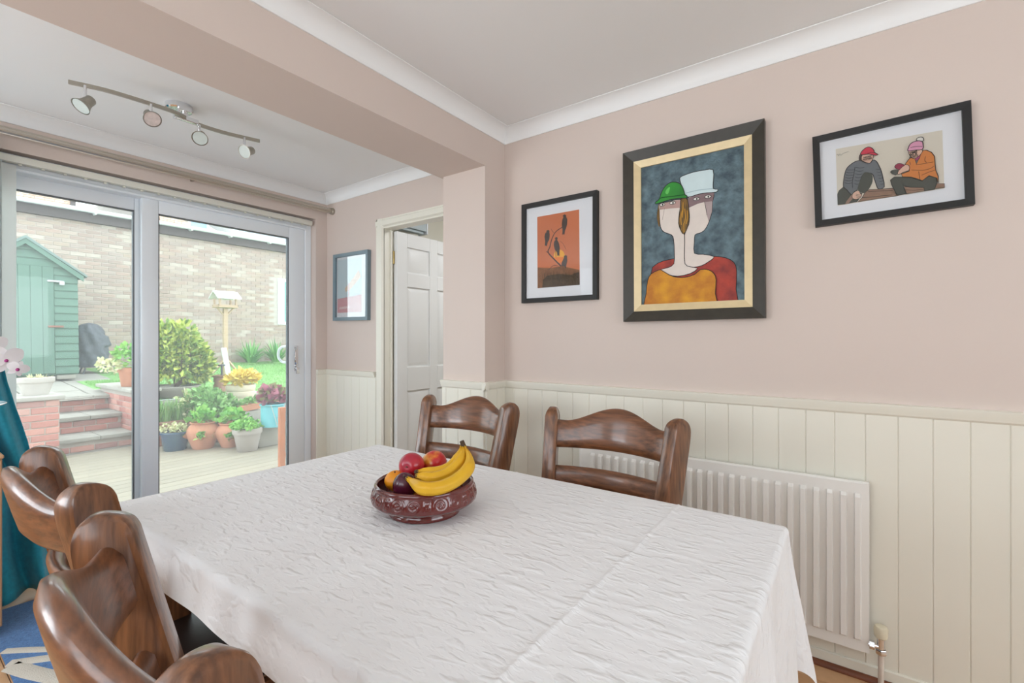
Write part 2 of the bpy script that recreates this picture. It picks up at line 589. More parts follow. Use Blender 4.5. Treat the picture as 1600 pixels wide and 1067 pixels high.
# floor with separate laminate planks
bm = B(); box(bm, XLF - .1, 4.0, YFR - .1, YBK + .27, -.1, -.012)
fl = struct(obj('floor', bm, M['under'], smooth=None))
bm = B(); box(bm, -.093, .093, -.62, .62, -.012, 0, .0015, 1)
pm = mesh_of('plank', bm, M['floor'])
k = 0
x = XLF + .05
while x < XW + .02:
    y = YFR + (k * .43) % 1.24
    while y < YBK + .7:
        if -1.2 < y:
            ya, yb = y - .62, min(y + .62, YBK + .2)
            if yb - ya > .05:
                o = link('plank', pm, fl, (x + .093, (ya + yb) / 2, 0))
                o.scale = (1, (yb - ya) / 1.24, 1)
        y += 1.242
    k += 1
    x += .188

# tongue-and-groove wainscot: every board a piece of its wall
Z0, ZD = 0.055, .957
def board_mesh(wd):
    bm = B()
    e, h = .0026, .012
    prism(bm, [(0, 0), (0, h - e), (e, h), (wd - e, h), (wd, h - e), (wd, 0)], 'z', Z0, ZD)
    return mesh_of('board', bm, M['cream'], 20)
bmain = board_mesh(.0912)
def boards_x(parent, y0, y1, X, first=None):            # on a wall whose face looks to -x
    y = first if first is not None else y0
    while y < y1 - .01:
        wd = min(.0912, y1 - y)
        o = link('board', bmain if wd > .09 else board_mesh(wd), parent)
        o.matrix_world = Matrix.Translation((X, y, 0)) @ Matrix(((0, -1, 0, 0), (1, 0, 0, 0), (0, 0, 1, 0), (0, 0, 0, 1)))
        y += .0915
def boards_y(parent, x0, x1, Y):                        # on a wall whose face looks to -y
    x = x0
    while x < x1 - .004:
        wd = min(.0912, x1 - x)
        o = link('board', bmain if wd > .09 else board_mesh(wd), parent)
        o.matrix_world = Matrix.Translation((x + wd, Y, 0)) @ Matrix.Rotation(PI, 4, 'Z')
        x += .0915
boards_x(wr, -.96, 1.578, XW, -.9645)
boards_x(wr, 2.71, YBK, XW, 2.7)
boards_y(wb, 2.037, XW - .012, YBK)
boards_x(pier, BY0, BY1 - .02, PX)
boards_y(pier, PX, XW - .012, BY0)


def dado(bm, axis, a, b, face):
    pr = [(0, .95), (-.012, .95), (-.018, .957), (-.02, .965), (-.028, .985), (-.028, .991), (0, .993)]
    if axis == 'y':      # runs along y on an x-facing wall
        prism(bm, [(face + u, v) for u, v in pr], 'y', a, b)
    else:
        prism(bm, [(face + u, v) for u, v in pr], 'x', a, b)
bm = B()
dado(bm, 'y', YFR, BY0, XW)
dado(bm, 'y', 2.705, YBK, XW)
dado(bm, 'y', BY0 - .028, BY1 - .02, PX)
dado(bm, 'x', PX - .0275, XW, BY0 + .0004)
dado(bm, 'x', 2.037, XW, YBK)
struct(obj('trim_3', bm, M['cream'], smooth=25))
bm = B()
box(bm, XW - .02, XW, YFR, BY0, 0, Z0, .004, 1)
box(bm, XW - .02, XW, 2.71, YBK, 0, Z0, .004, 1)
box(bm, PX - .02, PX, BY0 - .02, BY1 - .02, 0, Z0, .004, 1)
box(bm, PX, XW, BY0 - .02, BY0, 0, Z0, .004, 1)
struct(obj('baseboard_right', bm, M['cream']))
bm = B(); prism(bm, [(XW - .02, 0), (XW - .036, 0), (XW - .036, .006), (XW - .031, .014), (XW - .024, .019), (XW - .02, .019)], 'y', YFR, BY0)
struct(obj('trim_4', bm, M['bead']))
# window frames added, out of view, round the openings that hold the fill lamps
for n, (a, b, zl, zh, side) in enumerate([(-.9, 1.5, .9, 2.2, 'l'), (2.05, 3.2, .6, 2.3, 'l'), (-.7, 1.7, .9, 2.2, 'f')]):
    bm = B()
    for q in range(3):
        t0 = a + (b - a - .06) * q / 2
        if side == 'l':
            box(bm, XLF - .07, XLF - .02, t0, t0 + .06, zl, zh, .004, 1)
        else:
            box(bm, t0, t0 + .06, YFR - .07, YFR - .02, zl, zh, .004, 1)
    for zz in (zl, zh - .06):
        if side == 'l':
            box(bm, XLF - .07, XLF - .02, a, b, zz, zz + .06)
        else:
            box(bm, a, b, YFR - .07, YFR - .02, zz, zz + .06)
    struct(obj('window_%d' % (n + 1), bm, M['upvc']))

# ------------------------------------------------------------------ passage beyond the open door
wall_boxes('wall_passage', [(XW + .075, 4.0, 2.80, 2.90, 0, ZT), (3.9, 4.0, .6, 2.80, 0, ZT), (XW + .075, 4.0, .5, .6, 0, ZT)], M['cream'])
bm = B(); box(bm, XW + .075, 4.0, .5, 2.90, 2.33, 2.43)
struct(obj('ceiling', bm, M['ceil'], smooth=None))
d2 = struct(link('door_2', None, None, (XW, 2.62, 0)))
bm = B()
prism(bm, [(0, 0), (-.006, .0), (-.018, .012), (-.02, .05), (-.012, .062), (-.012, .074), (0, .074)], 'z', 0, 2.06)
prism(bm, [(0, 2.003), (-.006, 2.003), (-.018, 2.012), (-.02, 2.043), (-.012, 2.05), (-.012, 2.06), (0, 2.06)], 'y', -.72, .074)
obj('architrave', bm, M['cream'], d2, smooth=25)
bm = B()
box(bm, -.004, .078, .0, .012, 0, 2.003)
box(bm, -.004, .078, -.75, .0, 1.992, 2.003)
box(bm, .052, .062, -.012, 0, 0, 1.992)
obj('door_lining', bm, M['cream'], d2)
# leaf: stiles, rails and six raised panels; opened 90 degrees into the passage
lw, lh, lt = .74, 1.985, .036
LX = .079
bm = B()
ys = -.040
def leafbox(x0, x1, z0, z1, d0=0.0):
    box(bm, LX + x0, LX + x1, ys + d0, ys + lt - d0, z0, z1, .002, 1)
leafbox(0, .095, .005, lh); leafbox(lw - .095, lw, .005, lh); leafbox(.32, .40, .005, lh)
for z0, z1 in ((.005, .19), (.85, 1.02), (1.60, 1.70), (lh - .1, lh)):
    leafbox(.095, .32, z0, z1); leafbox(.40, lw - .095, z0, z1)
leaf = obj('door_leaf', bm, M['white_paint'], d2)
for x0, x1 in ((.095, .32), (.40, lw - .095)):
    for z0, z1 in ((.19, .85), (1.02, 1.60), (1.70, lh - .1)):
        bm = B()
        box(bm, LX + x0, LX + x1, ys + .012, ys + lt - .012, z0, z1)
        bw = .028
        prism_pts = []
        # raised field with sloped border
        a = [(LX + x0 + .012, z0 + .012), (LX + x1 - .012, z0 + .012), (LX + x1 - .012, z1 - .012), (LX + x0 + .012, z1 - .012)]
        b = [(LX + x0 + .012 + bw, z0 + .012 + bw), (LX + x1 - .012 - bw, z0 + .012 + bw), (LX + x1 - .012 - bw, z1 - .012 - bw), (LX + x0 + .012 + bw, z1 - .012 - bw)]
        va = [bm.verts.new((u, ys + .0118, v)) for u, v in a]
        vb = [bm.verts.new((u, ys + .003, v)) for u, v in b]
        for i in range(4):
            bm.faces.new((va[i], va[(i + 1) % 4], vb[(i + 1) % 4], vb[i]))
        bm.faces.new(vb)
        obj('panel', bm, M['white_paint'], leaf, smooth=20)
for z in (1.80, .25):
    bm = B()
    tube(bm, [(.073, -.012, z - .045), (.073, -.012, z + .045)], .007, 10)
    box(bm, .058, .072, -.006, 0.0, z - .045, z + .045)
    obj('hinge', bm, M['brass'], d2)
t = thing('strip_light', 'pale grey batten light fitting seen over the top of the open white door', 'light', (2.27, 2.64, 2.03))
bm = B(); box(bm, 0, .28, 0, .09, .02, .09, .006)
box(bm, .01, .27, .02, .07, 0, .02, .006)
obj('housing', bm, mat('pale_grey_plastic', srgb(196, 208, 212), 0.5), t)
bm = B(); box(bm, .28, .295, -.004, .094, .0, .096, .004)
obj('end_cap', bm, M['upvc'], t)
bm = B(); box(bm, .1, .14, .03, .06, .09, .33)
obj('bracket', bm, M['upvc'], t)

# ------------------------------------------------------------------ sliding patio door
d1 = struct(link('door_1', None, None, (0, 0, 0)))
bm = B()
box(bm, 1.985, 2.035, 3.365, 3.47, 0, 2.139, .004, 1)
box(bm, -.04, .01, 3.365, 3.47, 0, 2.139, .004, 1)
box(bm, .01, 1.985, 3.365, 3.47, 2.07, 2.139, .004, 1)
box(bm, .01, 1.985, 3.365, 3.47, 0, .045, .004, 1)
box(bm, .01, 1.985, 3.35, 3.47, 2.055, 2.07, .003, 1)
obj('outer_frame', bm, M['upvc'], d1)


def sash(name, x0, x1, y0, y1, z0, z1, wl, wrr, wt, wb_):
    bm = B()
    t = .014
    for (a, b, c, d) in ((x0, x0 + wl, z0, z1), (x1 - wrr, x1, z0, z1), (x0 + wl, x1 - wrr, z1 - wt, z1), (x0 + wl, x1 - wrr, z0, z0 + wb_)):
        box(bm, a, b, y0, y1, c, d, .005, 2)
    s = obj(name, bm, M['upvc'], d1)
    gx0, gx1, gz0, gz1 = x0 + wl, x1 - wrr, z0 + wb_, z1 - wt
    bm = B()
    ym = (y0 + y1) / 2
    for (a, b, c, d) in ((gx0, gx0 + .005, gz0, gz1), (gx1 - .005, gx1, gz0, gz1), (gx0, gx1, gz1 - .005, gz1), (gx0, gx1, gz0, gz0 + .005)):
        box(bm, a, b, y0 + .004, y1 - .004, c, d)
    obj('glazing_gasket', bm, M['gasket'], s)
    bm = B(); box(bm, gx0, gx1, ym - .002, ym + .002, gz0, gz1)
    obj('glass_pane', bm, M['door_glass'], s, smooth=None)
    return s


sash('fixed_panel', .012, 1.02, 3.425, 3.462, .05, 2.066, .07, .07, .082, .085)
sl = sash('sliding_panel', .970, 1.984, 3.372, 3.412, .05, 2.06, .083, .122, .082, .085)
hc = onY(460, 562, 3.372)
bm = B()
tube(bm, crom([(hc.x + .012, 3.368, 1.165), (hc.x - .004, 3.335, 1.16), (hc.x - .018, 3.325, 1.12), (hc.x - .018, 3.325, 1.06), (hc.x - .004, 3.335, 1.03), (hc.x + .012, 3.368, 1.025)], 5), .0075, 10)
box(bm, hc.x - .004, hc.x + .026, 3.364, 3.372, .985, 1.175, .004)
hd = obj('handle', bm, M['chrome'], sl)
bm = B(); lathe(bm, [(0, -.012), (.012, -.01), (.012, .0), (0, .0)], 14, M=Matrix.Translation((hc.x + .01, 3.36, 1.005)) @ Matrix.Rotation(-PI / 2, 4, 'X'))
box(bm, hc.x + .002, hc.x + .024, 3.345, 3.35, .965, 1.01, .003)
obj('lock_key', bm, M['chrome'], hd)
bm = B()
tube(bm, crom([(1.865, 3.415, 1.17), (1.85, 3.45, 1.165), (1.835, 3.465, 1.14), (1.832, 3.465, 1.09), (1.85, 3.45, 1.055), (1.865, 3.415, 1.05)], 5), .009, 10)
obj('outside_handle', bm, M['upvc'], sl)

# vertical blind: headrail and the stack of vanes
t = thing('vertical_blind', 'white vertical blind drawn into a stack at the left of the patio door', 'blind', (0, 3.33, 0))
bm = B(); box(bm, -.02, 2.015, -.018, .022, 2.088, 2.122, .004)
for k in range(24):
    box(bm, .05 + k * .082, .062 + k * .082, -.004, .006, 2.08, 2.088)
obj('headrail', bm, mat('cream_headrail', srgb(226, 224, 212), 0.45), t)
bm = B(); prism(bm, [(-.0445, 0), (-.02, .004), (0, .005), (.02, .004), (.0445, 0), (.0445, .0012), (.02, .0052), (0, .0062), (-.02, .0052), (-.0445, .0012)], 'z', .03, 2.08)
vm = mesh_of('vane', bm, M['vane'], 30)
for k in range(12):
    o = link('vane', vm, t, (.155 + k * .0235, 0, 0))
    o.rotation_euler = (0, 0, PI / 2 + .25 + .04 * random.uniform(-1, 1) if k < 11 else .35)

# curtain pole with fluted tube
t = thing('curtain_pole', 'long fluted champagne metal curtain pole above the patio door', 'curtain pole', (0, 3.222, 2.205))
bm = B()
N = 48
def flute(u, v):
    a = 2 * PI * u
    r = .0175 + .0022 * (1 if math.cos(a * 8) > 0 else -1) * min(1, abs(math.cos(a * 8)) * 2)
    return Vector((-.6 + v * 2.70, r * math.cos(a), r * math.sin(a)))
grid(bm, N, 2, flute, closed_u=True)
obj('tube', bm, mat('champagne_metal', srgb(200, 192, 180), 0.32, 0.75), t, smooth=25)
bm = B(); lathe(bm, [(0, 0), (.024, 0), (.026, .004), (.026, .016), (.022, .02), (.022, .03), (0, .03)], 24, M=Matrix.Translation((2.13, 0, 0)) @ Matrix.Rotation(-PI / 2, 4, 'Y'))
obj('end_socket', bm, M['nickel'], t)
for xx in (-.3, 1.2):
    bm = B(); box(bm, xx - .006, xx + .006, .01, .081, -.008, .008)
    obj('bracket', bm, M['nickel'], t)

# teal curtain gathered at the left
def curtain_edge(z):
    pts = [(0, .585), (.11, .572), (.3, .55), (.55, .525), (.73, .48), (.9, .43), (1.02, .405), (1.33, .375), (1.6, .35), (2.2, .34)]
    for (a, b), (c, d) in zip(pts, pts[1:]):
        if a <= z <= c:
            return b + (d - b) * (z - a) / (c - a)
    return pts[-1][1]
def curt(u, v):
    z = .012 + v * 2.165
    xr = curtain_edge(z)
    xl = -.12 + .05 * (1 - v)
    x = xl + (xr - xl) * u
    amp = .028 + .012 * (1 - v)
    ph = u * 2 * PI * 6.5 + .8 * math.sin(v * 3 + u * 4)
    y = 3.222 - .02 + amp * math.sin(ph) * (1 if v < .97 else .7)
    low = max(0, 1 - z / .28)
    y -= low * low * (.10 + .05 * math.sin(u * 21 + 1.0))
    x += .012 * math.sin(z * 9 + u * 12) * (1 - v) + low * .03 * math.sin(u * 17)
    if z < .25:
        z += low * .010 * (1 + math.sin(u * 15 + 2))
    return Vector((x, y, z))
bm = B(); grid(bm, 150, 70, curt)
o = obj('curtain', bm, M['teal'], smooth=80)
md = o.modifiers.new('cloth_thickness', 'SOLIDIFY'); md.thickness = .004
tag(o, 'teal blue full-length curtain gathered at the left edge of the patio door', 'curtain')

# ------------------------------------------------------------------ radiator
t = thing('radiator', 'white fluted panel radiator under the cream boarding on the right wall', 'radiator', (0, 0, 0))
RX, RY0, RY1, RZ0, RZ1 = 2.055, -.06, 1.075, .118, .716
bm = B()
ys_ = [(RY0, 0)]
pitch = .0412
y = RY0 + .022
while y + pitch < RY1 - .012:
    ys_ += [(y, 0), (y + .004, .015), (y + .019, .015), (y + .023, 0)]
    y += pitch
ys_.append((RY1, 0))
zs = [(RZ0, 0), (RZ0 + .038, 0), (RZ0 + .048, 1), (RZ1 - .052, 1), (RZ1 - .042, 0), (RZ1 - .006, 0), (RZ1, -.6)]
V = [[bm.verts.new((RX + .012 - dx * max(f, 0) - (.006 if f < 0 else 0) * -1, yy, zz)) for yy, dx in ys_] for zz, f in zs]
for j in range(len(zs) - 1):
    for i in range(len(ys_) - 1):
        bm.faces.new((V[j][i], V[j][i + 1], V[j + 1][i + 1], V[j + 1][i]))
obj('front_panel', bm, M['radiator'], t, smooth=20)
for ya in (RY0, RY1 - .012):
    bm = B(); box(bm, RX + .0115, RX + .05, ya, ya + .012, RZ0, RZ1 - .003)
    obj('side_panel', bm, M['radiator'], t)
bm = B(); box(bm, RX + .013, RX + .05, RY0 + .012, RY1 - .012, RZ1 - .014, RZ1 - .004, .002)
obj('top_rail', bm, M['radiator'], t)
bm = B(); box(bm, RX + .045, RX + .05, RY0, RY1, RZ0 + .01, RZ1 - .01)
obj('back_panel', bm, M['radiator'], t)
for ya in (.1, .85):
    bm = B(); box(bm, RX + .05, XW - .012, ya, ya + .03, .2, .6)
    obj('bracket', bm, M['radiator'], t)
vx, vy = 2.07, -.092
bm = B()
tube(bm, [(vx, vy, .135), (vx, vy, .185)], .011, 12)
tube(bm, [(vx, vy, .152), (vx, vy + .035, .152)], .009, 12)
lathe(bm, [(.014, 0), (.017, .004), (.017, .014), (.014, .018)], 6, (vx, vy, .128))
lathe(bm, [(.015, 0), (.015, .014)], 6, M=Matrix.Translation((vx, vy + .018, .152)) @ Matrix.Rotation(-PI / 2, 4, 'X'))
vb = obj('valve', bm, M['chrome'], t)
bm = B(); lathe(bm, [(0, .0), (.014, 0), (.019, .006), (.021, .034), (.017, .042), (0, .043)], 20, (vx, vy, .183))
obj('valve_cap', bm, M['white_plastic'], vb)
bm = B(); tube(bm, [(vx, vy, 0), (vx, vy, .13)], .0085, 12)
obj('pipe', bm, M['rust_pipe'], t)

# ------------------------------------------------------------------ pictures on the right wall
def ring(bm, w, h, w2, h2, yo, yi, yb=0.0, mi=0):
    """mitred frame: outer w x h, opening w2 x h2, centred on (0,0) in local x/z; front at yo (outer) sloping to yi (inner)"""
    def R(a, b, y):
        return [bm.verts.new((sx * a / 2, y, sz * b / 2)) for sx, sz in ((-1, -1), (1, -1), (1, 1), (-1, 1))]
    L = [R(w, h, yb), R(w, h, yo), R(w2, h2, yi), R(w2, h2, yb)]
    for A, D in zip(L, L[1:] + L[:1]):
        for i in range(4):
            f = bm.faces.new((A[i], A[(i + 1) % 4], D[(i + 1) % 4], D[i]))
            f.material_index = mi


def hang(name, label, px, xf, group='framed pictures'):
    """empty for a picture whose front corners (tl, tr, bl, br) sit at these image points on the plane x = xf"""
    tl, tr, bl, br = [onX(*p, xf) for p in px]
    c = (tl + tr + bl + br) / 4
    wv = ((tr - tl) + (br - bl)) / 2
    hv = ((tl - bl) + (tr - br)) / 2
    tilt = math.atan2(wv.z, -wv.y)
    t = thing(name, label, 'picture', (XW, c.y, c.z), 0, group)
    t.matrix_world = Matrix.Translation((XW, c.y, c.z)) @ Matrix.Rotation(-PI / 2, 4, 'Z') @ Matrix.Rotation(-tilt, 4, 'Y')
    bpy.context.view_layer.update()
    return t, math.hypot(wv.y, wv.z), hv.z


class Art:
    """flat print: coloured shapes layered a fraction of a millimetre apart on one sheet"""
    def __init__(self, parent, y0):
        self.p, self.y0, self.bm, self.mats, self.k = parent, y0, B(), [], 0
        self.inv = parent.matrix_world.inverted()
        self.o, self.s = (0, 0), 1.0

    def crop(self, x, y, s):
        self.o, self.s = (x, y), s

    def loc(self, u, v):
        q = self.inv @ onX(self.o[0] + u / self.s, self.o[1] + v / self.s, XW + self.y0)
        return Vector((q.x, q.z))

    def mi(self, m):
        if m not in self.mats:
            self.mats.append(m)
        return self.mats.index(m)

    def poly(self, m, pts, smooth=0, raw=False):
        P = [Vector(p) if raw else self.loc(*p) for p in pts]
        if smooth:
            P = crom(P, smooth, True)
        y = self.y0 - self.k * .00012
        f = self.bm.faces.new([self.bm.verts.new((p.x, y, p.y)) for p in P])
        f.normal_update()
        if f.normal.y > 0:
            f.normal_flip()
        f.material_index = self.mi(m)
        self.k += 1
        return P

    def ell(self, m, cx, cy, rx, ry, n=20):
        return self.poly(m, [(cx + rx * math.cos(2 * PI * i / n), cy + ry * math.sin(2 * PI * i / n)) for i in range(n)])

    def line(self, m, pts, w, smooth=4, closed=False, raw=False):
        P = [Vector(p) if raw else self.loc(*p) for p in pts]
        if smooth:
            P = crom(P, smooth, closed)
        ws = [q_ * 1.7 for q_ in (w if isinstance(w, (list, tuple)) else [w, w])]
        y = self.y0 - self.k * .00012
        n = len(P)
        L = []
        for i, p in enumerate(P):
            a = P[(i - 1) % n] if closed else P[max(i - 1, 0)]
            b = P[(i + 1) % n] if closed else P[min(i + 1, n - 1)]
            d = (b - a)
            if d.length < 1e-9:
                d = Vector((1, 0))
            d.normalize()
            q = Vector((-d.y, d.x)) * (ws[0] + (ws[-1] - ws[0]) * i / max(n - 1, 1)) / 2
            L.append((self.bm.verts.new((p.x + q.x, y, p.y + q.y)), self.bm.verts.new((p.x - q.x, y, p.y - q.y))))
        for i in range(n if closed else n - 1):
            A, D = L[i], L[(i + 1) % n]
            f = self.bm.faces.new((A[0], A[1], D[1], D[0]))
            f.material_index = self.mi(m)
        self.k += 1

    def shape(self, m, pts, smooth=3, edge=None, w=.0018):
        self.poly(m, pts, smooth)
        if edge:
            self.line(edge, pts, w, smooth or 1, True)

    def done(self, name='print'):
        return link(name, mesh_keep(name, self.bm, self.mats), self.p)


def mesh_keep(name, bm, mats):
    me = bpy.data.meshes.new(name)
    bm.to_mesh(me)
    bm.free()
    for m in mats:
        me.materials.append(m)
    return me


def ink(name, c, **k):
    return mat(name, c, k.pop('rough', 0.8), **k)


INK = ink('ink_black', srgb(36, 34, 34))
# --- large painting
t, w_, h_ = hang('framed_painting', 'large dark-framed painting of two long-necked figures in green and white hats', [(974, 240), (1194.5, 185), (974, 502.5), (1196, 497)], 2.10)
fwb = .052
bm = B(); ring(bm, w_, h_, w_ - 2 * .047, h_ - 2 * .047, -.034, -.018)
obj('frame', bm, M['dark_frame'], t, smooth=None)
bm = B(); ring(bm, w_ - 2 * .047, h_ - 2 * .047, w_ - 2 * .078, h_ - 2 * .078, -.020, -.0115)
obj('gilt_slip', bm, M['gold'], t, smooth=None)
A = Art(t, -.003)
paint = dict(rough=.6, bump=.5, bscale=90, bdist=.002)
hw, hh = w_ / 2 - .070, h_ / 2 - .070
A.poly(mat('painted_slate_blue', srgb(104, 128, 136), .5, col2=srgb(58, 76, 86), scale=22, bump=1.0, bscale=70, bdist=.006), [(-hw, -hh), (hw, -hh), (hw, hh), (-hw, hh)], raw=True)
skin = mat('painted_ivory', srgb(226, 214, 204), .6, var=.06, scale=30)
A.crop(960, 170, 3.05)
red_p = mat('painted_red', srgb(190, 68, 48), .6, col2=srgb(130, 46, 42), scale=14, bump=.5, bscale=80)
A.shape(red_p, [(160, 950), (176, 780), (190, 748), (230, 726), (300, 712), (400, 705), (475, 703), (530, 710), (570, 732), (583, 775), (580, 860), (576, 955), (400, 962)], 2, INK)
A.crop(1000, 270, 7.115)
A.shape(skin, [(530, 280), (620, 250), (700, 228), (822, 220), (806, 320), (800, 430), (762, 560), (715, 640), (660, 672), (612, 690), (604, 780), (605, 895), (700, 905), (825, 932), (760, 990), (690, 1030), (600, 1050), (530, 1040), (495, 1000), (495, 690), (540, 580), (548, 480)], 2, INK)
A.poly(mat('painted_mauve', srgb(136, 112, 114), .6, var=.12, scale=30), [(530, 280), (620, 250), (700, 230), (824, 222), (808, 318), (720, 324), (640, 345), (542, 390)])
A.poly(mat('painted_lilac_shade', srgb(176, 158, 156), .6, var=.1, scale=30), [(722, 324), (806, 320), (800, 430), (765, 545), (752, 500), (744, 470)])
A.line(INK, [(718, 322), (735, 410), (745, 470)], .0012)
A.crop(960, 170, 3.05)
A.shape(mat('painted_white_hat', srgb(208, 226, 228), .55, var=.08, scale=12), [(312, 330), (335, 316), (380, 301), (430, 292), (470, 290), (472, 340), (471, 380), (493, 383), (486, 397), (440, 401), (400, 407), (350, 421), (330, 395), (318, 360)], 2, INK)
A.line(mat('painted_hat_line', srgb(164, 190, 196), .6), [(340, 402), (400, 388), (470, 380)], .002)
A.crop(1000, 270, 7.115)
A.shape(skin, [(212, 350), (330, 320), (456, 296), (446, 420), (432, 560), (455, 640), (495, 690), (495, 860), (500, 1010), (560, 1045), (640, 1062), (560, 1120), (420, 1150), (310, 1130), (225, 1080), (310, 1055), (378, 1010), (382, 880), (375, 740), (350, 690), (280, 665), (240, 630), (222, 560), (215, 420)], 2, INK)
A.poly(mat('painted_dusty_pink', srgb(184, 150, 142), .6, var=.1, scale=30), [(215, 350), (330, 322), (457, 297), (446, 390), (330, 398), (218, 412)])
A.line(mat('painted_line', srgb(150, 134, 124), .6), [(275, 390), (262, 460), (250, 525)], .001)
hair = mat('painted_hair', srgb(70, 54, 32), .6, col2=srgb(150, 110, 40), scale=60, stretch=(4, 1, .4))
A.shape(hair, [(455, 292), (495, 280), (530, 300), (545, 420), (551, 500), (535, 590), (490, 682), (455, 640), (430, 560), (440, 440), (452, 370)], 2, INK)
gold_l = ink('painted_gold_strand', srgb(206, 150, 48))
for pts in ([(470, 420), (455, 500), (460, 580)], [(500, 400), (505, 480), (495, 560)], [(480, 330), (478, 420), (470, 500)], [(525, 420), (530, 500), (515, 570)], [(490, 560), (488, 620), (490, 660)]):
    A.line(gold_l, pts, .0016)
A.shape(hair, [(208, 352), (216, 420), (220, 600), (200, 560), (190, 480), (198, 400)], 2)
white_e = ink('painted_eye_white', srgb(226, 222, 214))
for cx, cy, rx in ((250, 356, 30), (365, 336, 34), (630, 292, 36), (758, 268, 38)):
    A.shape(white_e, [(cx - rx, cy + 4), (cx - rx * .4, cy - 15), (cx + rx * .5, cy - 16), (cx + rx, cy - 4), (cx + rx * .4, cy + 14), (cx - rx * .5, cy + 16)], 3, INK, .0013)
    A.ell(INK, cx + 4, cy, 9, 11, 12)
gh = mat('painted_green_hat', srgb(44, 150, 44), .4, col2=srgb(28, 112, 34), scale=8)
A.shape(gh, [(175, 346), (180, 325), (215, 300), (235, 240), (270, 170), (320, 122), (370, 105), (430, 115), (470, 150), (494, 215), (502, 246), (526, 260), (514, 282), (455, 284), (330, 302), (215, 340)], 2, INK)
A.shape(ink('painted_green_light', srgb(104, 196, 96)), [(285, 225), (300, 185), (335, 160), (330, 200), (310, 240)], 3)
A.line(ink('painted_green_dark', srgb(22, 84, 30)), [(208, 308), (240, 280), (350, 266), (500, 246)], .0026)
A.crop(960, 170, 3.05)
A.shape(mat('painted_ochre', srgb(222, 156, 34), .6, col2=srgb(186, 112, 30), scale=14, bump=.5, bscale=80), [(150, 972), (153, 880), (160, 820), (176, 788), (215, 768), (230, 772), (265, 793), (300, 803), (340, 803), (385, 789), (412, 766), (450, 768), (475, 785), (486, 815), (482, 880), (480, 962), (300, 968)], 2, INK)
A.done('canvas')

# --- sunset print with birds
t, w_, h_ = hang('framed_bird_print', 'small black-framed print of four dark birds on a branch at sunset', [(815, 320), (931.5, 297), (815, 474), (934, 467)], 2.105)
bm = B(); ring(bm, w_, h_, w_ - .048, h_ - .048, -.027, -.025)
obj('frame', bm, M['black_frame'], t, smooth=None)
bm = B(); box(bm, -w_ / 2 + .02, w_ / 2 - .02, -.012, -.002, -h_ / 2 + .02, h_ / 2 - .02)
obj('mount', bm, M['mount'], t)
A = Art(t, -.0122)
A.crop(800, 280, 5.08)
A.poly(mat('print_sunset', srgb(214, 128, 88), .8, var=.1, scale=4), [(200, 300), (533, 240), (538, 838), (203, 865)])
A.ell(ink('print_sun', srgb(244, 178, 70)), 375, 610, 44, 52)
A.poly(ink('print_sun_low', srgb(238, 136, 62)), [(333, 622), (417, 618), (405, 650), (378, 664), (348, 652)], 2)
br = ink('print_brown', srgb(150, 104, 72), var=.3, scale=40)
A.poly(br, [(203, 700), (300, 706), (400, 690), (535, 720), (538, 838), (203, 865)])
sh = ink('print_shrub', srgb(92, 74, 54), var=.45, scale=120)
A.poly(sh, [(240, 862), (245, 800), (280, 765), (370, 752), (470, 760), (500, 745), (536, 735), (538, 838)])
dk = ink('print_silhouette', srgb(84, 72, 66))
A.line(dk, [(390, 690), (340, 640), (287, 580), (300, 540), (315, 480), (345, 420), (400, 380), (412, 370)], [.0045, .0018])
A.line(dk, [(332, 425), (310, 395)], .0012, 0)
A.line(dk, [(287, 582), (272, 575)], .002, 0)
A.line(dk, [(345, 560), (350, 620)], .0015, 0)
A.line(dk, [(430, 560), (405, 510), (380, 490)], .0008)
A.line(dk, [(370, 690), (330, 685), (290, 720)], .0014)
for pts in ([(410, 283), (420, 279), (432, 287), (430, 298), (440, 318), (438, 358), (428, 395), (422, 405), (417, 441), (408, 436), (399, 442), (402, 402), (396, 360), (400, 322), (410, 300), (402, 292)],
            [(281, 405), (292, 402), (299, 412), (297, 422), (301, 440), (297, 478), (284, 502), (277, 533), (268, 526), (261, 532), (264, 490), (258, 458), (264, 430), (276, 420), (273, 411)],
            [(341, 470), (350, 459), (362, 462), (364, 474), (358, 480), (372, 505), (380, 545), (378, 575), (377, 612), (369, 603), (362, 612), (358, 582), (340, 556), (332, 522), (337, 492), (347, 482)],
            [(412, 612), (422, 604), (434, 606), (440, 615), (436, 622), (440, 645), (433, 680), (428, 712), (418, 692), (393, 690), (396, 662), (408, 636), (414, 622)]):
    A.poly(dk, pts)
for q in range(60):
    a_, b_ = random.uniform(245, 530), random.uniform(745, 770)
    A.line(sh, [(a_, b_ + 40), (a_ + random.uniform(-8, 8), b_ - random.uniform(0, 28))], .0006, 0)
A.done()
bm = B(); box(bm, -w_ / 2 + .024, w_ / 2 - .024, -.019, -.018, -h_ / 2 + .024, h_ / 2 - .024)
obj('glazing', bm, M['pic_glass'], t, smooth=None)

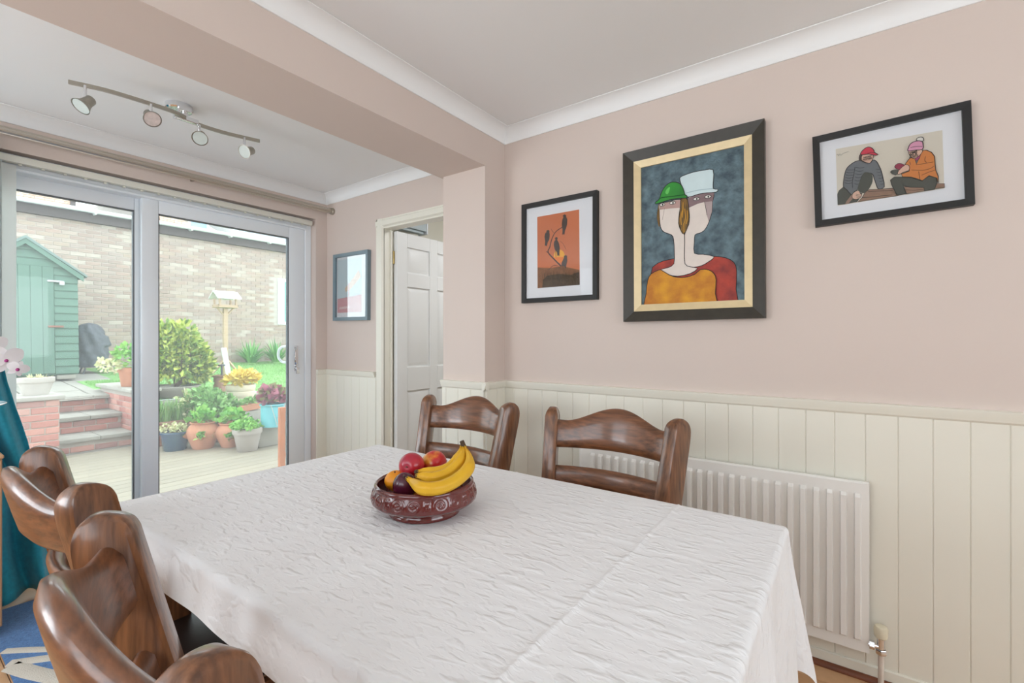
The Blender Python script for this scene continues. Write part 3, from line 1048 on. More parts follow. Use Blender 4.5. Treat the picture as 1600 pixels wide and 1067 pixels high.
# --- drawing of two people on a bench
t, w_, h_ = hang('framed_drawing', 'wide black-framed drawing of two seated people in red cap and pink bobble hat', [(1268, 215), (1517, 156), (1275, 354), (1524, 319)], 2.105)
bm = B(); ring(bm, w_, h_, w_ - .044, h_ - .044, -.027, -.025)
obj('frame', bm, M['black_frame'], t, smooth=None)
bm = B(); box(bm, -w_ / 2 + .02, w_ / 2 - .02, -.012, -.002, -h_ / 2 + .02, h_ / 2 - .02)
obj('mount', bm, M['mount'], t)
A = Art(t, -.0122)
A.crop(1250, 150, 4.848)
A.poly(ink('print_beige', srgb(222, 214, 198)), [(270, 402), (1078, 258), (1093, 700), (285, 832)])
wood = ink('print_bench', srgb(158, 126, 106), var=.12, scale=60)
olive = ink('print_trousers', srgb(84, 86, 78))
grey = ink('print_grey_jacket', srgb(116, 120, 124))
orange = ink('print_orange_jacket', srgb(214, 134, 70))
skn = ink('print_skin', srgb(224, 186, 164))
A.crop(1300, 220, 10.67)
A.shape(wood, [(430, 1018), (500, 950), (560, 845), (620, 815), (860, 800), (1000, 790), (1180, 780), (1230, 880), (1070, 920), (760, 965)], 0, INK, .001)
A.line(INK, [(600, 850), (800, 835), (1010, 830)], .0009)
A.line(INK, [(500, 945), (700, 935), (850, 915), (1000, 905)], .0009)
A.shape(olive, [(190, 768), (120, 830), (92, 890), (98, 1068), (215, 1055), (420, 1015), (500, 880), (330, 830)], 0, INK, .001)
A.shape(grey, [(480, 330), (400, 342), (320, 388), (250, 455), (215, 540), (197, 640), (190, 765), (250, 820), (320, 900), (372, 850), (440, 800), (480, 640), (540, 540), (665, 550), (700, 620), (740, 740), (776, 805), (872, 772), (850, 620), (820, 500), (780, 410), (740, 342), (680, 320), (640, 372), (560, 362)], 2, INK, .0014)
for k in range(6):
    A.line(INK, [(395 - 4 * k, 440 + 55 * k), (470 - 10 * k, 455 + 55 * k), (540 - 16 * k, 440 + 55 * k)], .0007)
    A.line(INK, [(240 - 6 * k, 480 + 45 * k), (300 - 6 * k, 490 + 45 * k), (372 - 7 * k, 480 + 45 * k)], .0007)
    A.line(INK, [(735 + 14 * k, 470 + 52 * k), (780 + 12 * k, 480 + 50 * k), (822 + 6 * k, 462 + 50 * k)], .0006)
A.line(INK, [(385, 440), (365, 560), (340, 680), (345, 790)], .0009)
A.shape(olive, [(545, 525), (662, 560), (676, 650), (665, 712), (610, 812), (520, 880), (440, 835), (430, 770), (480, 640)], 2)
A.shape(ink('print_sleeve_hand', srgb(160, 130, 116)), [(240, 1012), (330, 900), (352, 960), (275, 1048), (216, 1056)], 0)
A.shape(skn, [(340, 892), (400, 842), (455, 838), (470, 880), (496, 902), (470, 950), (400, 982), (340, 960)], 2, INK, .0009)
for k in range(3):
    A.line(INK, [(400, 890 + 26 * k), (450, 905 + 20 * k), (480, 905 + 18 * k)], .0007)
A.shape(dk, [(455, 240), (500, 240), (515, 300), (480, 335), (445, 320)], 2)
A.shape(skn, [(500, 250), (560, 235), (680, 235), (682, 300), (640, 370), (600, 377), (530, 352), (490, 322)], 2, INK, .0009)
A.shape(ink('print_red_cap', srgb(214, 64, 84)), [(475, 236), (490, 190), (540, 140), (600, 110), (660, 125), (700, 170), (706, 200), (768, 236), (720, 246), (650, 236), (600, 226), (530, 238)], 2, INK, .0014)
A.line(INK, [(600, 215), (650, 200), (700, 205)], .0008)
A.line(ink('print_pencil', srgb(150, 144, 130)), [(80, 245), (100, 230), (110, 260), (130, 225), (150, 250), (180, 220), (220, 205), (280, 185)], .0008)
A.crop(1380, 205, 10.67)
A.shape(wood, [(850, 962), (890, 880), (1015, 880), (1020, 946)], 0, INK, .001)
A.shape(wood, [(345, 930), (675, 945), (682, 1000), (392, 1050)], 0, INK, .0008)
A.line(INK, [(370, 985), (520, 990), (670, 975)], .0007)
A.shape(olive, [(120, 820), (180, 772), (320, 772), (460, 780), (560, 810), (640, 838), (760, 755), (880, 780), (890, 860), (850, 975), (682, 1000), (676, 945), (450, 940), (330, 915), (345, 960), (384, 1048), (222, 1066), (170, 960), (135, 890)], 0, INK, .0013)
A.shape(orange, [(640, 330), (720, 326), (800, 360), (852, 430), (860, 560), (872, 660), (914, 760), (910, 872), (890, 790), (760, 748), (650, 832), (560, 802), (460, 772), (320, 770), (300, 722), (430, 672), (430, 600), (362, 560), (420, 480), (470, 440), (530, 470), (545, 560), (600, 450)], 0, INK, .0013)
for pts in ([(545, 570), (700, 545), (830, 520)], [(470, 655), (650, 660), (780, 630), (840, 590)], [(590, 680), (600, 760), (610, 820)], [(700, 430), (690, 500), (720, 530)], [(440, 520), (450, 570)], [(640, 740), (760, 690), (860, 660)]):
    A.line(INK, pts, .0008)
A.shape(ink('print_plum', srgb(170, 76, 118)), [(520, 468), (600, 410), (622, 380), (602, 450), (548, 505)], 0)
A.shape(skn, [(428, 335), (640, 318), (632, 380), (580, 432), (520, 468), (460, 442), (432, 400)], 2, INK, .0009)
A.shape(ink('print_pink_hat', srgb(224, 160, 186)), [(410, 342), (415, 290), (450, 222), (540, 176), (640, 180), (660, 240), (652, 312), (530, 328)], 2, INK, .0014)
A.line(INK, [(450, 285), (540, 268), (650, 265)], .0008)
A.shape(ink('print_bobble', srgb(226, 224, 216)), [(550, 165), (560, 132), (600, 112), (650, 114), (670, 145), (655, 178), (600, 172)], 3, INK, .0012)
A.shape(olive, [(116, 690), (180, 656), (272, 682), (200, 742)], 2, INK, .0009)
A.shape(ink('print_mitten', srgb(158, 62, 84)), [(186, 600), (236, 552), (310, 556), (370, 600), (300, 652), (222, 642)], 2, INK, .0009)
A.shape(skn, [(250, 672), (362, 572), (430, 590), (425, 662), (330, 694), (290, 720), (240, 730)], 2, INK, .0009)
pr = A.done()


def lettering(parent, txt, px, py, size, y0, tilt=0.0):
    cu = bpy.data.curves.new('lettering', 'FONT')
    cu.body = txt
    cu.size = size
    cu.align_x = 'CENTER'
    cu.offset = size * .035
    cu.materials.append(INK)
    tmp = bpy.data.objects.new('lettering', cu)
    me = bpy.data.meshes.new_from_object(tmp)
    bpy.data.objects.remove(tmp)
    o = link('lettering', me, parent)
    q = parent.parent.matrix_world.inverted() @ onX(px, py, XW + y0)
    o.location = (q.x, y0, q.z)
    o.rotation_euler = (PI / 2, tilt, 0)
    return o


yl = -.0122 - A.k * .00012 - .0002
lettering(pr, 'NOW', 1355.5, 246.3, .0085, yl, -.02)
lettering(pr, 'BETTER', 1355.2, 249.6, .0078, yl, -.02)
lettering(pr, 'TIME', 1427.0, 239.6, .010, yl, -.06)
lettering(pr, 'IN A', 1427.5, 243.0, .010, yl, -.06)
lettering(pr, 'BODY', 1428.0, 246.3, .009, yl, -.06)
bm = B(); box(bm, -w_ / 2 + .022, w_ / 2 - .022, -.0225, -.0215, -h_ / 2 + .022, h_ / 2 - .022)
obj('glazing', bm, M['pic_glass'], t, smooth=None)

# --- small pale print by the patio door
t, w_, h_ = hang('framed_seaside_print', 'grey-blue framed pale print with red ground, hanging between patio door and white door', [(519.5, 398), (574, 390), (520.5, 501.5), (574, 499.5)], 2.10)
bm = B(); ring(bm, w_, h_, w_ - .05, h_ - .05, -.03, -.028)
obj('frame', bm, M['blue_frame'], t, smooth=None)
bm = B(); box(bm, -w_ / 2 + .02, w_ / 2 - .02, -.012, -.002, -h_ / 2 + .02, h_ / 2 - .02)
obj('mount', bm, M['mount'], t)
A = Art(t, -.0122)
A.crop(510, 380, 8.21)
A.poly(ink('print_sky', srgb(204, 226, 232)), [(142, 222), (452, 178), (450, 660), (142, 716)])
A.poly(mat('print_red_roof', srgb(226, 132, 138), .8, var=.12, scale=60), [(142, 716), (450, 656), (448, 880), (142, 893)])
A.line(ink('print_apricot', srgb(240, 200, 160)), [(240, 602), (290, 565), (430, 385)], [.018, .034], 0)
A.line(ink('print_rose', srgb(206, 112, 120)), [(285, 512), (286, 690)], .007, 0)
pale = ink('print_pale_marks', srgb(244, 208, 208))
for k in range(5):
    A.line(pale, [(170 + 26 * k, 850 - 3 * k), (182 + 26 * k, 820 - 3 * k), (190 + 26 * k, 845 - 3 * k)], .006)
A.done()
bm = B(); box(bm, -w_ / 2 + .024, w_ / 2 - .024, -.0205, -.0195, -h_ / 2 + .024, h_ / 2 - .024)
obj('glazing', bm, M['pic_glass'], t, smooth=None)

# ------------------------------------------------------------------ ceiling spotlight bar
t = thing('spotlight_bar', 'brushed metal wavy ceiling bar with four small spotlights above the patio door', 'ceiling light', (.885, 2.56, ZC2))
org = Vector((.885, 2.56, ZC2))
bz = 2.25
cp = [(.489, 2.533), (.60, 2.492), (.745, 2.478), (.845, 2.482), (.905, 2.512), (.965, 2.530), (1.06, 2.525), (1.147, 2.502), (1.214, 2.482)]
bm = B()
P = [Vector((a, b, bz)) - org for a, b in cp]
P = crom(P, 6)
rows = []
for i, p in enumerate(P):
    d = (P[min(i + 1, len(P) - 1)] - P[max(i - 1, 0)]).normalized()
    q = Vector((-d.y, d.x, 0))
    rows.append([bm.verts.new(p + q * a + Vector((0, 0, b))) for a, b in ((-.004, -.008), (.004, -.008), (.004, .008), (-.004, .008))])
for R0, R1 in zip(rows, rows[1:]):
    for j in range(4):
        bm.faces.new((R0[j], R0[(j + 1) % 4], R1[(j + 1) % 4], R1[j]))
bm.faces.new(rows[0][::-1]); bm.faces.new(rows[-1])
obj('bar', bm, M['nickel'], t, smooth=30)
bm = B(); lathe(bm, [(0, 0), (.055, 0), (.055, -.022), (.05, -.028), (0, -.028)], 32, (.005, .03, 0))
obj('ceiling_rose', bm, M['chrome'], t)
bm = B(); box(bm, -.045, .055, -.062, -.038, -.098, -.076, .004); tube(bm, [(.005, -.03, -.028), (.005, -.045, -.082)], .011, 12); box(bm, -.02, .03, -.05, -.02, -.05, -.028, .003)
obj('mounting_block', bm, M['chrome'], t)
spots = [((136.5, 134), (126.5, 166), (-.72, -.45, .85)), ((235.5, 163), (238, 186), (.45, -.62, .95)), ((312, 196), (312.5, 216), (-.10, -.35, 1.0)), ((383, 216), (382, 237), (-.62, -.10, .95))]
lens = mat('frosted_lens', srgb(206, 214, 208), 0.25, var=.05, scale=30)
lens2 = mat('pinkish_reflector_lens', srgb(232, 218, 212), 0.2, var=.2, scale=60)
def near_bar(px, py):
    b = None
    for p in P:
        q = p + org
        r = Vector((q.x, q.y, q.z - CAM_Z))
        dz = depth(r)
        sx = 800 + F_PX * (r.x * CS - r.y * SN) / dz
        if b is None or abs(sx - px) < b[0]:
            b = (abs(sx - px), q, dz)
    return b[1], b[2]
for (bpx, bpy_), (lpx, lpy), dv in spots:
    bp, dz = near_bar(bpx, bpy_)
    R = ray(lpx, lpy).normalized()
    rt = Vector((CS, -SN, 0)); up = rt.cross(Vector((SN, CS, 0)))
    axis = (rt * dv[0] + up * dv[1] - R * dv[2]).normalized()
    lc = ray(lpx, lpy) * (dz - .015) + Vector((0, 0, CAM_Z))          # lens centre
    back = lc - axis * .052
    pivot = bp + Vector((0, 0, -.052))
    sh = obj('spot_stem', tube(B(), [bp - org, pivot - org], .006, 12), M['chrome'], t)
    Mx = Matrix.Translation(lc - org) @ axis.to_track_quat('Z', 'Y').to_matrix().to_4x4()
    hd = obj('lamp_head', lathe(B(), [(0, -.058), (.017, -.058), (.0195, -.054), (.0205, -.03), (.0225, -.024), (.0225, -.018), (.026, -.014), (.033, .0), (.034, .003), (.032, .003), (.0315, 0), (.02, -.012), (0, -.012)], 28, M=Mx), M['nickel'], t)
    obj('lens', lathe(B(), [(0, -.0005), (.0305, -.0005), (.0305, .001), (0, .0015)], 24, M=Mx), lens2 if lpx == 238 else lens, hd)
    obj('joint', tube(B(), [pivot - org, (lc - axis * .03) - org], .0055, 10), M['chrome'], hd)

# ------------------------------------------------------------------ dining table and cloth
TX0, TX1, TY0, TY1, TZ = .408, 1.303, .130, 1.640, .769
t = thing('dining_table', 'oak dining table hidden under the white cloth, its leg showing beside the leather seat', 'table', ((TX0 + TX1) / 2, (TY0 + TY1) / 2, 0))
hx, hy = (TX1 - TX0) / 2 - .008, (TY1 - TY0) / 2 - .008
bm = B(); box(bm, -hx, hx, -hy, hy, TZ - .045, TZ - .004, .012)
obj('tabletop', bm, M['oak'], t)
bm = B()
for s in (-1, 1):
    box(bm, -hx + .1, hx - .1, s * (hy - .09) - .012, s * (hy - .09) + .012, TZ - .14, TZ - .045)
    box(bm, s * (hx - .09) - .012, s * (hx - .09) + .012, -hy + .1, hy - .1, TZ - .14, TZ - .045)
obj('apron', bm, M['oak_rail'], t)
for sx in (-1, 1):
    for sy in (-1, 1):
        bm = B(); box(bm, sx * (hx - .09) - .042, sx * (hx - .09) + .042, sy * (hy - .09) - .042, sy * (hy - .09) + .042, 0, TZ - .045, .008)
        obj('leg', bm, M['oak'], t)

from mathutils import noise
OL, OR_, ON, OF = .108, .20, .345, .20           # overhangs: left, right, near, far
creases_y = [onZ(512, 858, TZ).y, onZ(410, 762, TZ).y, onZ(425, 815, TZ).y, onZ(1061, 790, TZ).y]
creases_x = [.70, 1.0]


def drop(d, theta, along, famp=.022):
    r = .014
    if d < r * PI / 2:
        return r * math.sin(d / r), r * (1 - math.cos(d / r))
    e = d - r * PI / 2
    fl = .045 + .16 * abs(math.sin(2 * theta))
    fold = famp * math.sin(along * 21 + 1.3) * min(1, e / .12) * (1 if abs(math.sin(2 * theta)) < .05 else .25)
    return r + e * fl + fold * .6, r + e * math.sqrt(1 - fl * fl)


def cloth(u, v):
    a = TX0 - OL + u * (TX1 - TX0 + OL + OR_)
    b = TY0 - ON + v * (TY1 - TY0 + ON + OF)
    dx = a - TX1 if a > TX1 else (a - TX0 if a < TX0 else 0)
    dy = b - TY1 if b > TY1 else (b - TY0 if b < TY0 else 0)
    bx, by = min(max(a, TX0), TX1), min(max(b, TY0), TY1)
    if dx == 0 and dy == 0:
        z = TZ
        z += .0007 * noise.noise(Vector((a * 14, b * 5, 0))) + .0009 * noise.noise(Vector((a * 55, b * 18, 3)))
        for k, cy in enumerate(creases_y):
            q = (b - cy - .006 * noise.noise(Vector((a * 9, k * 7.1, 1)))) / .005
            z += .0042 * math.exp(-q * q) * (.75 + .35 * noise.noise(Vector((a * 4, k, 5))))
        for k, cx in enumerate(creases_x):
            q = (a - cx - .004 * noise.noise(Vector((b * 9, k * 3.1, 1)))) / .005
            z += .0024 * math.exp(-q * q) * (.6 + .4 * noise.noise(Vector((b * 4, k, 9))))
        return Vector((a, b, z))
    th = math.atan2(abs(dy), abs(dx))
    d = math.hypot(dx, dy)
    if dx and dy and abs(dx) < abs(dy):
        along = bx + .4 * abs(dx)
    else:
        along = by if dx else bx
    o, dn = drop(d, th, along, .004 if dx < 0 and not dy else .022)
    ox = o * math.cos(th) * (1 if dx > 0 else -1) if dx else 0
    oy = o * math.sin(th) * (1 if dy > 0 else -1) if dy else 0
    w_ = .004 * noise.noise(Vector((bx * 7 + ox * 5, by * 7, dn * 6)))
    return Vector((bx + ox + (w_ if dx else 0), by + oy + (w_ if dy else 0), TZ - dn))


mcl = bpy.data.materials.new('white_seersucker_cloth')
mcl.use_nodes = True
nt = mcl.node_tree
pb = nt.nodes['Principled BSDF']
pb.inputs['Base Color'].default_value = srgb(241, 241, 242)
pb.inputs['Roughness'].default_value = .85
tc = nd(nt, 'ShaderNodeTexCoord')
hs = []
for sc_, det, wgt in (((52, 21, 30), 1.5, 1.0), ((150, 60, 60), 2.0, .15), ((9, 6, 6), 2.0, .6)):
    mp = nd(nt, 'ShaderNodeMapping'); mp.inputs['Scale'].default_value = sc_
    mp.inputs['Rotation'].default_value = (0, 0, .12)
    no = nd(nt, 'ShaderNodeTexNoise'); no.inputs['Scale'].default_value = 1.0; no.inputs['Detail'].default_value = det; no.inputs['Distortion'].default_value = .25
    nt.links.new(tc.outputs['Object'], mp.inputs[0]); nt.links.new(mp.outputs[0], no.inputs['Vector'])
    rp = nd(nt, 'ShaderNodeMapRange'); rp.inputs['From Min'].default_value = .53; rp.inputs['From Max'].default_value = .72; rp.inputs['To Max'].default_value = wgt
    nt.links.new(no.outputs['Fac'], rp.inputs['Value'])
    hs.append(rp.outputs[0])
ad = nd(nt, 'ShaderNodeMath', operation='ADD'); nt.links.new(hs[0], ad.inputs[0]); nt.links.new(hs[1], ad.inputs[1])
ad2 = nd(nt, 'ShaderNodeMath', operation='ADD'); nt.links.new(ad.outputs[0], ad2.inputs[0]); nt.links.new(hs[2], ad2.inputs[1])
bp = nd(nt, 'ShaderNodeBump'); bp.inputs['Strength'].default_value = .5; bp.inputs['Distance'].default_value = .005
nt.links.new(ad2.outputs[0], bp.inputs['Height']); nt.links.new(bp.outputs[0], pb.inputs['Normal'])
bm = B(); grid(bm, 240, 520, cloth)
o = obj('tablecloth', bm, mcl, smooth=80)
tag(o, 'creased white puckered cloth draped over the dining table', 'tablecloth')

# ------------------------------------------------------------------ ceramic bowl and fruit
BC = Vector((.868, .905, .7715))
glaze = mat('oxblood_glaze', srgb(108, 32, 28), 0.12, col2=srgb(84, 26, 24), scale=3, coat=.6, spec=.6)
t = thing('fruit_bowl', 'dark red glazed ceramic bowl with moulded scroll band on the white cloth', 'bowl', BC)
bm = B()
prof = [(0, .004), (.082, .004), (.086, 0), (.092, 0), (.093, .006), (.088, .014), (.092, .019), (.112, .0235), (.128, .029), (.135, .036)]
lathe(bm, prof + [(.1355, .038)], 72)
n_a, n_z = 360, 16
def relief(u, v):
    a = 2 * PI * u
    z = .038 + v * .032
    r = .1355 - .0075 * v ** 1.6
    ph = (u * 8) % 1.0
    q = 0
    if ph < .16:
        q = 0
        s = ph / .16
        if .12 < s < .88 and .12 < v < .88:
            q = .8 if (int(s * 7) + int(v * 6)) % 2 else .25
    elif .2 < ph < .96:
        s = (ph - .2) / .76 * 2
        cx = .5 if s < 1 else 1.5
        dx, dz = (s - cx) * 1.15, (v - .5) * 1.05
        rr = math.hypot(dx, dz)
        th = math.atan2(dz, dx)
        q = .5 + .5 * math.cos(rr * 26 - th * (1 if s < 1 else -1))
        q *= max(0, 1 - rr / .6) ** .4
    edge = min(1, min(v, 1 - v) / .1)
    r += .0026 * q * edge
    return Vector((r * math.cos(a), r * math.sin(a), z))
grid(bm, n_a, n_z, relief, closed_u=True)
lathe(bm, [(.128, .070), (.1285, .074), (.127, .079), (.123, .0815), (.119, .079), (.118, .072), (.122, .055), (.118, .036), (.09, .022), (.05, .018), (0, .017)], 72)
bmesh.ops.remove_doubles(bm, verts=bm.verts, dist=1e-5)
obj('bowl_body', bm, glaze, t, smooth=50)


def fruit_mat(name, c1, c2, scale=4, rough=.28, **k):
    return mat(name, c1, rough, col2=c2, scale=scale, coat=.3, **k)


def apple(name, label, cat, p, r, m, axis, long=1.0, group=None):
    t = thing(name, label, cat, p, 0, group)
    Mx = Vector(axis).normalized().to_track_quat('Z', 'Y').to_matrix().to_4x4()
    prof = []
    for k in range(17):
        th = PI * k / 16
        rr = r * math.sin(th) * (1 + .05 * math.cos(th))
        zz = r * long * math.cos(th)
        if k <= 2:
            zz -= r * .10 * (2 - k) / 2
        if k >= 15:
            zz += r * .08 * (k - 14) / 2
        prof.append((max(rr, 0), zz))
    prof[0] = (0, prof[0][1]); prof[-1] = (0, prof[-1][1])
    obj('flesh', lathe(B(), prof, 28, M=Mx), m, t, smooth=80)
    z0 = prof[0][1]
    bm = B()
    tube(bm, [Mx @ Vector((0, 0, z0 - .002)), Mx @ Vector((.0012, 0, z0 + r * .16))], [.0022, .0016], 8)
    obj('stem', bm, M['bark'], t)
    return t


apple('red_apple', 'red apple at the back of the bowl, left of the yellow-flushed one', 'apple', onZ(643.5, 727, .886), .0335, fruit_mat('crimson_skin', srgb(196, 34, 40), srgb(150, 28, 58), 14), (-.7, -.3, .1), 1.02)
apple('red_apple', 'red apple with a yellow flush, rightmost round fruit in the bowl', 'apple', onZ(678, 723.5, .878), .034, fruit_mat('red_yellow_skin', srgb(196, 30, 36), srgb(230, 160, 50), 17, lo=.38, hi=.5), (.75, -.45, .05), 1.05)
apple('orange', 'small orange satsuma at the left rim of the bowl', 'orange', onZ(618, 751, .846), .0285, mat('orange_peel', srgb(244, 158, 28), .4, var=.1, scale=20, bump=.25, bscale=260, bdist=.001), (-.2, -.1, .9), .92)
apple('orange', 'orange mostly buried at the bottom of the bowl', 'orange', (.838, .905, .8145), .026, mat('orange_peel_deep', srgb(240, 140, 24), .4, var=.1, scale=20, bump=.25, bscale=260, bdist=.001), (.1, .2, .9), .92)
apple('plum', 'dark purple plum in the bowl beside the banana tip', 'plum', onZ(633, 759, .852), .0305, fruit_mat('plum_skin', srgb(92, 28, 46), srgb(58, 18, 40), 10, .22), (-.35, -.25, .75), 1.15)

t = thing('banana_bunch', 'bunch of yellow bananas lying over the right of the fruit bowl', 'bananas', (BC.x + .06, BC.y - .03, BC.z + .08))
borg = Vector((BC.x + .06, BC.y - .03, BC.z + .08))
stem = onZ(725.5, 698, .925)
ban = mat('banana_skin', srgb(238, 190, 44), .42, col2=srgb(226, 172, 34), scale=9, bump=.08, bscale=60)
tipm = mat('banana_tip', srgb(70, 52, 34), .7)


def banana(pts, R):
    q = crom([Vector(p) for p in pts], 8)
    n = len(q)
    rs = []
    for i in range(n):
        s = i / (n - 1)
        rs.append(R * ((.36 if s < .07 else min(1, .36 + 3.4 * (s - .07))) if s < .26 else (1 if s < .72 else max(.34, 1 - (s - .72) * 3.0))))
    bm = B()
    tube(bm, [p - borg for p in q], rs, 7)
    bmesh.ops.bevel(bm, geom=[e for e in bm.edges if abs((e.verts[0].co - e.verts[1].co).length) > 1e-4 and len(e.link_faces) == 2 and e.link_faces[0].normal.dot(e.link_faces[1].normal) < .8], offset=R * .22, segments=2, affect='EDGES')
    b = obj('banana', bm, ban, t, smooth=70)
    bm = B()
    d = (q[0] - q[1]).normalized()
    tube(bm, [q[0] - borg - d * .001, q[0] - borg + d * .005], [R * .38, R * .26], 7)
    obj('tip', bm, tipm, b)


banana([onZ(637, 747.5, .878), onZ(645, 753, .873), onZ(662, 763, .870), onZ(690, 761, .869), onZ(716, 748, .877), onZ(732, 731, .893), onZ(733, 714, .910), stem], .0175)
banana([onZ(651, 743, .884), onZ(658, 744, .882), onZ(675, 747, .877), onZ(698, 740, .880), onZ(715, 726, .894), onZ(722, 711, .912), stem + Vector((.0, .004, 0))], .0165)
banana([onZ(651, 737, .890), onZ(660, 737.5, .886), onZ(680, 738, .881), onZ(700, 732, .884), onZ(713, 720, .898), onZ(719, 708, .914), stem + Vector((-.002, .008, .001))], .016)
bm = B(); tube(bm, [stem - borg - Vector((0, 0, .006)), stem - borg + Vector((-.002, .004, .008)), stem - borg + Vector((-.004, .006, .016))], [.009, .007, .0065], 8)
obj('stalk', bm, tipm, t)

# ------------------------------------------------------------------ chairs (thing faces local +x)
def sh_post(v, s):
    v.co.y += s * .075 * (v.co.z - .45) if v.co.z > .45 else 0


def make_chair(label):
    t = thing('dining_chair', label, 'chair', (0, 0, 0), 0, 'carved oak dining chairs')
    for s in (-1, 1):
        r = .041
        xm = lambda z: -.2075 - .241 * (z - .45)
        top = [(1, .925), (.93, .940), (.7, .950), (.35, .9555), (0, .9565), (-.35, .951), (-.68, .937), (-.9, .913), (-1, .88)]
        top = [(p_.x, p_.y) for p_ in crom(top, 3)]
        pts = [(-.212, 0), (-.1665, .44)] + [(xm(z) + u * r, z) for u, z in top] + [(-.2485, .44), (-.278, 0)]
        bm = B()
        prism(bm, pts, 'y', s * .207 - .026, s * .207 + .026, .0075, 2)
        ca, sa = math.cos(-s * .40), math.sin(-s * .40)
        for v in bm.verts:                     # posts toe in to follow the curved back
            ax = xm(v.co.z) if v.co.z > .45 else -.2075 - .037 * (.45 - v.co.z) / .45
            dx, dy = v.co.x - ax, v.co.y - s * .207
            tt = min(1, max(0, (v.co.z - .915) / .042))
            dy *= 1 - .5 * tt * tt
            v.co.x, v.co.y = ax + dx * ca - dy * sa, s * .207 + dx * sa + dy * ca
            sh_post(v, s)
        obj('back_post', bm, M['oak'], t, smooth=40)
        bm = B()
        prism(bm, [(s * .222 - .024, .20), (s * .222 + .024, .20), (s * .222 + .024, .244), (s * .222 - .024, .244)], 'z', 0, .392, .005, 1)
        for v in bm.verts:
            v.co.x, v.co.y = v.co.y, v.co.x
        obj('front_leg', bm, M['oak'], t)

    def rail(name, zb, ztf, th, bulge):
        bm = B()
        NS, NP = 41, 20
        def f(u, v):
            s_ = -1 + 2 * v
            zt = ztf(abs(s_))
            mid, hgt = (zt + zb) / 2, (zt - zb) / 2
            a = 2 * PI * u
            # rounded rectangle
            ex = 5.0
            ca, sa = math.cos(a), math.sin(a)
            q = (abs(ca) ** ex + abs(sa) ** ex) ** (-1 / ex)
            dx, dz = ca * q * th / 2, sa * q * hgt
            rr = th * .32
            if abs(dz) > hgt - rr:
                kk = (abs(dz) - (hgt - rr)) / rr
                dx *= math.sqrt(max(0.05, 1 - kk * kk * .9))
            z = mid + dz
            xp = -.2075 - .241 * (z - .45)
            hf = .207 + .075 * (z - .45) - .012
            return Vector((xp - bulge * (1 - s_ * s_) + dx, s_ * hf, z))
        vs = grid(bm, NP, NS, f, closed_u=True)
        bm.faces.new(vs[0][::-1]); bm.faces.new(vs[-1])
        return obj(name, bm, M['oak_rail'], t, smooth=60)
    def dome(s_):
        e = .907
        if s_ < .8:
            e += .053 * (.5 + .5 * math.cos(PI * s_ / .8)) ** .8
        else:
            e += .004 * ((s_ - .8) / .2) ** 2
        return e
    rail('top_rail', .806, dome, .038, .066)
    rail('lower_rail', .672, lambda s_: .742, .03, .050)
    bm = B()
    for s in (-1, 1):
        prism(bm, [(-.20, s * .205 - .011), (.21, s * .222 - .011), (.21, s * .222 + .011), (-.20, s * .205 + .011)], 'z',   .33, .392)
    box(bm, .212, .234, -.2, .2,   .33, .392, .003, 1)
    box(bm, -.215, -.195, -.185, .185,   .33, .392, .003, 1)
    obj('seat_frame', bm, M['oak'], t)
    bm = B()
    prism(bm, [(-.185, -.178), (.238, -.245), (.238, .245), (-.185, .178)], 'z', .392, .448, .020, 4)
    for v in bm.verts:
        if v.co.z > .43:
            v.co.z += .012 * max(0, 1 - (v.co.x / .24) ** 2) * max(0, 1 - (v.co.y / .25) ** 2)
    cu = obj('cushion', bm, M['leather'], t, smooth=50)
    bm = B()
    lp = crom([(-.18, -.17), (.0, -.2), (.225, -.236), (.235, -.225), (.236, 0), (.235, .225), (.225, .236), (0, .2), (-.18, .17), (-.184, 0)], 5, True)
    tube(bm, [Vector((p[0], p[1], .434)) for p in lp] + [Vector((lp[0][0], lp[0][1], .434))], .004, 6)
    obj('piping', bm, M['piping'], cu)
    for s in (-1, 1):
        bm = B(); box(bm, -.235, .21, s * .213 - .011, s * .213 + .011, .15, .195, .004, 1)
        obj('stretcher', bm, M['oak'], t)
    bm = B(); box(bm, -.03, -.008, -.205, .205, .155, .19, .004, 1)
    obj('stretcher', bm, M['oak_rail'], t)
    return t


def place(c, topx, topy, rz):
    d = Vector((math.cos(rz), math.sin(rz), 0)) * .329
    c.location = (topx + d.x, topy + d.y, 0)
    c.rotation_euler = (0, 0, rz)


ch = make_chair('carved oak chair nearest the camera, on the near left side of the table')
place(ch, .186, .683, -.108)
for lab, tx, ty, rz in (('carved oak chair behind the nearest one, by the teal curtain', .246, 1.385, -.045),
                        ('carved oak chair in front of the white radiator', 1.600, .703, PI),
                        ('carved oak chair in front of the pillar and open white door', 1.600, 1.392, PI - .02)):
    c = copy_tree(ch)
    c['label'] = lab
    place(c, tx, ty, rz)

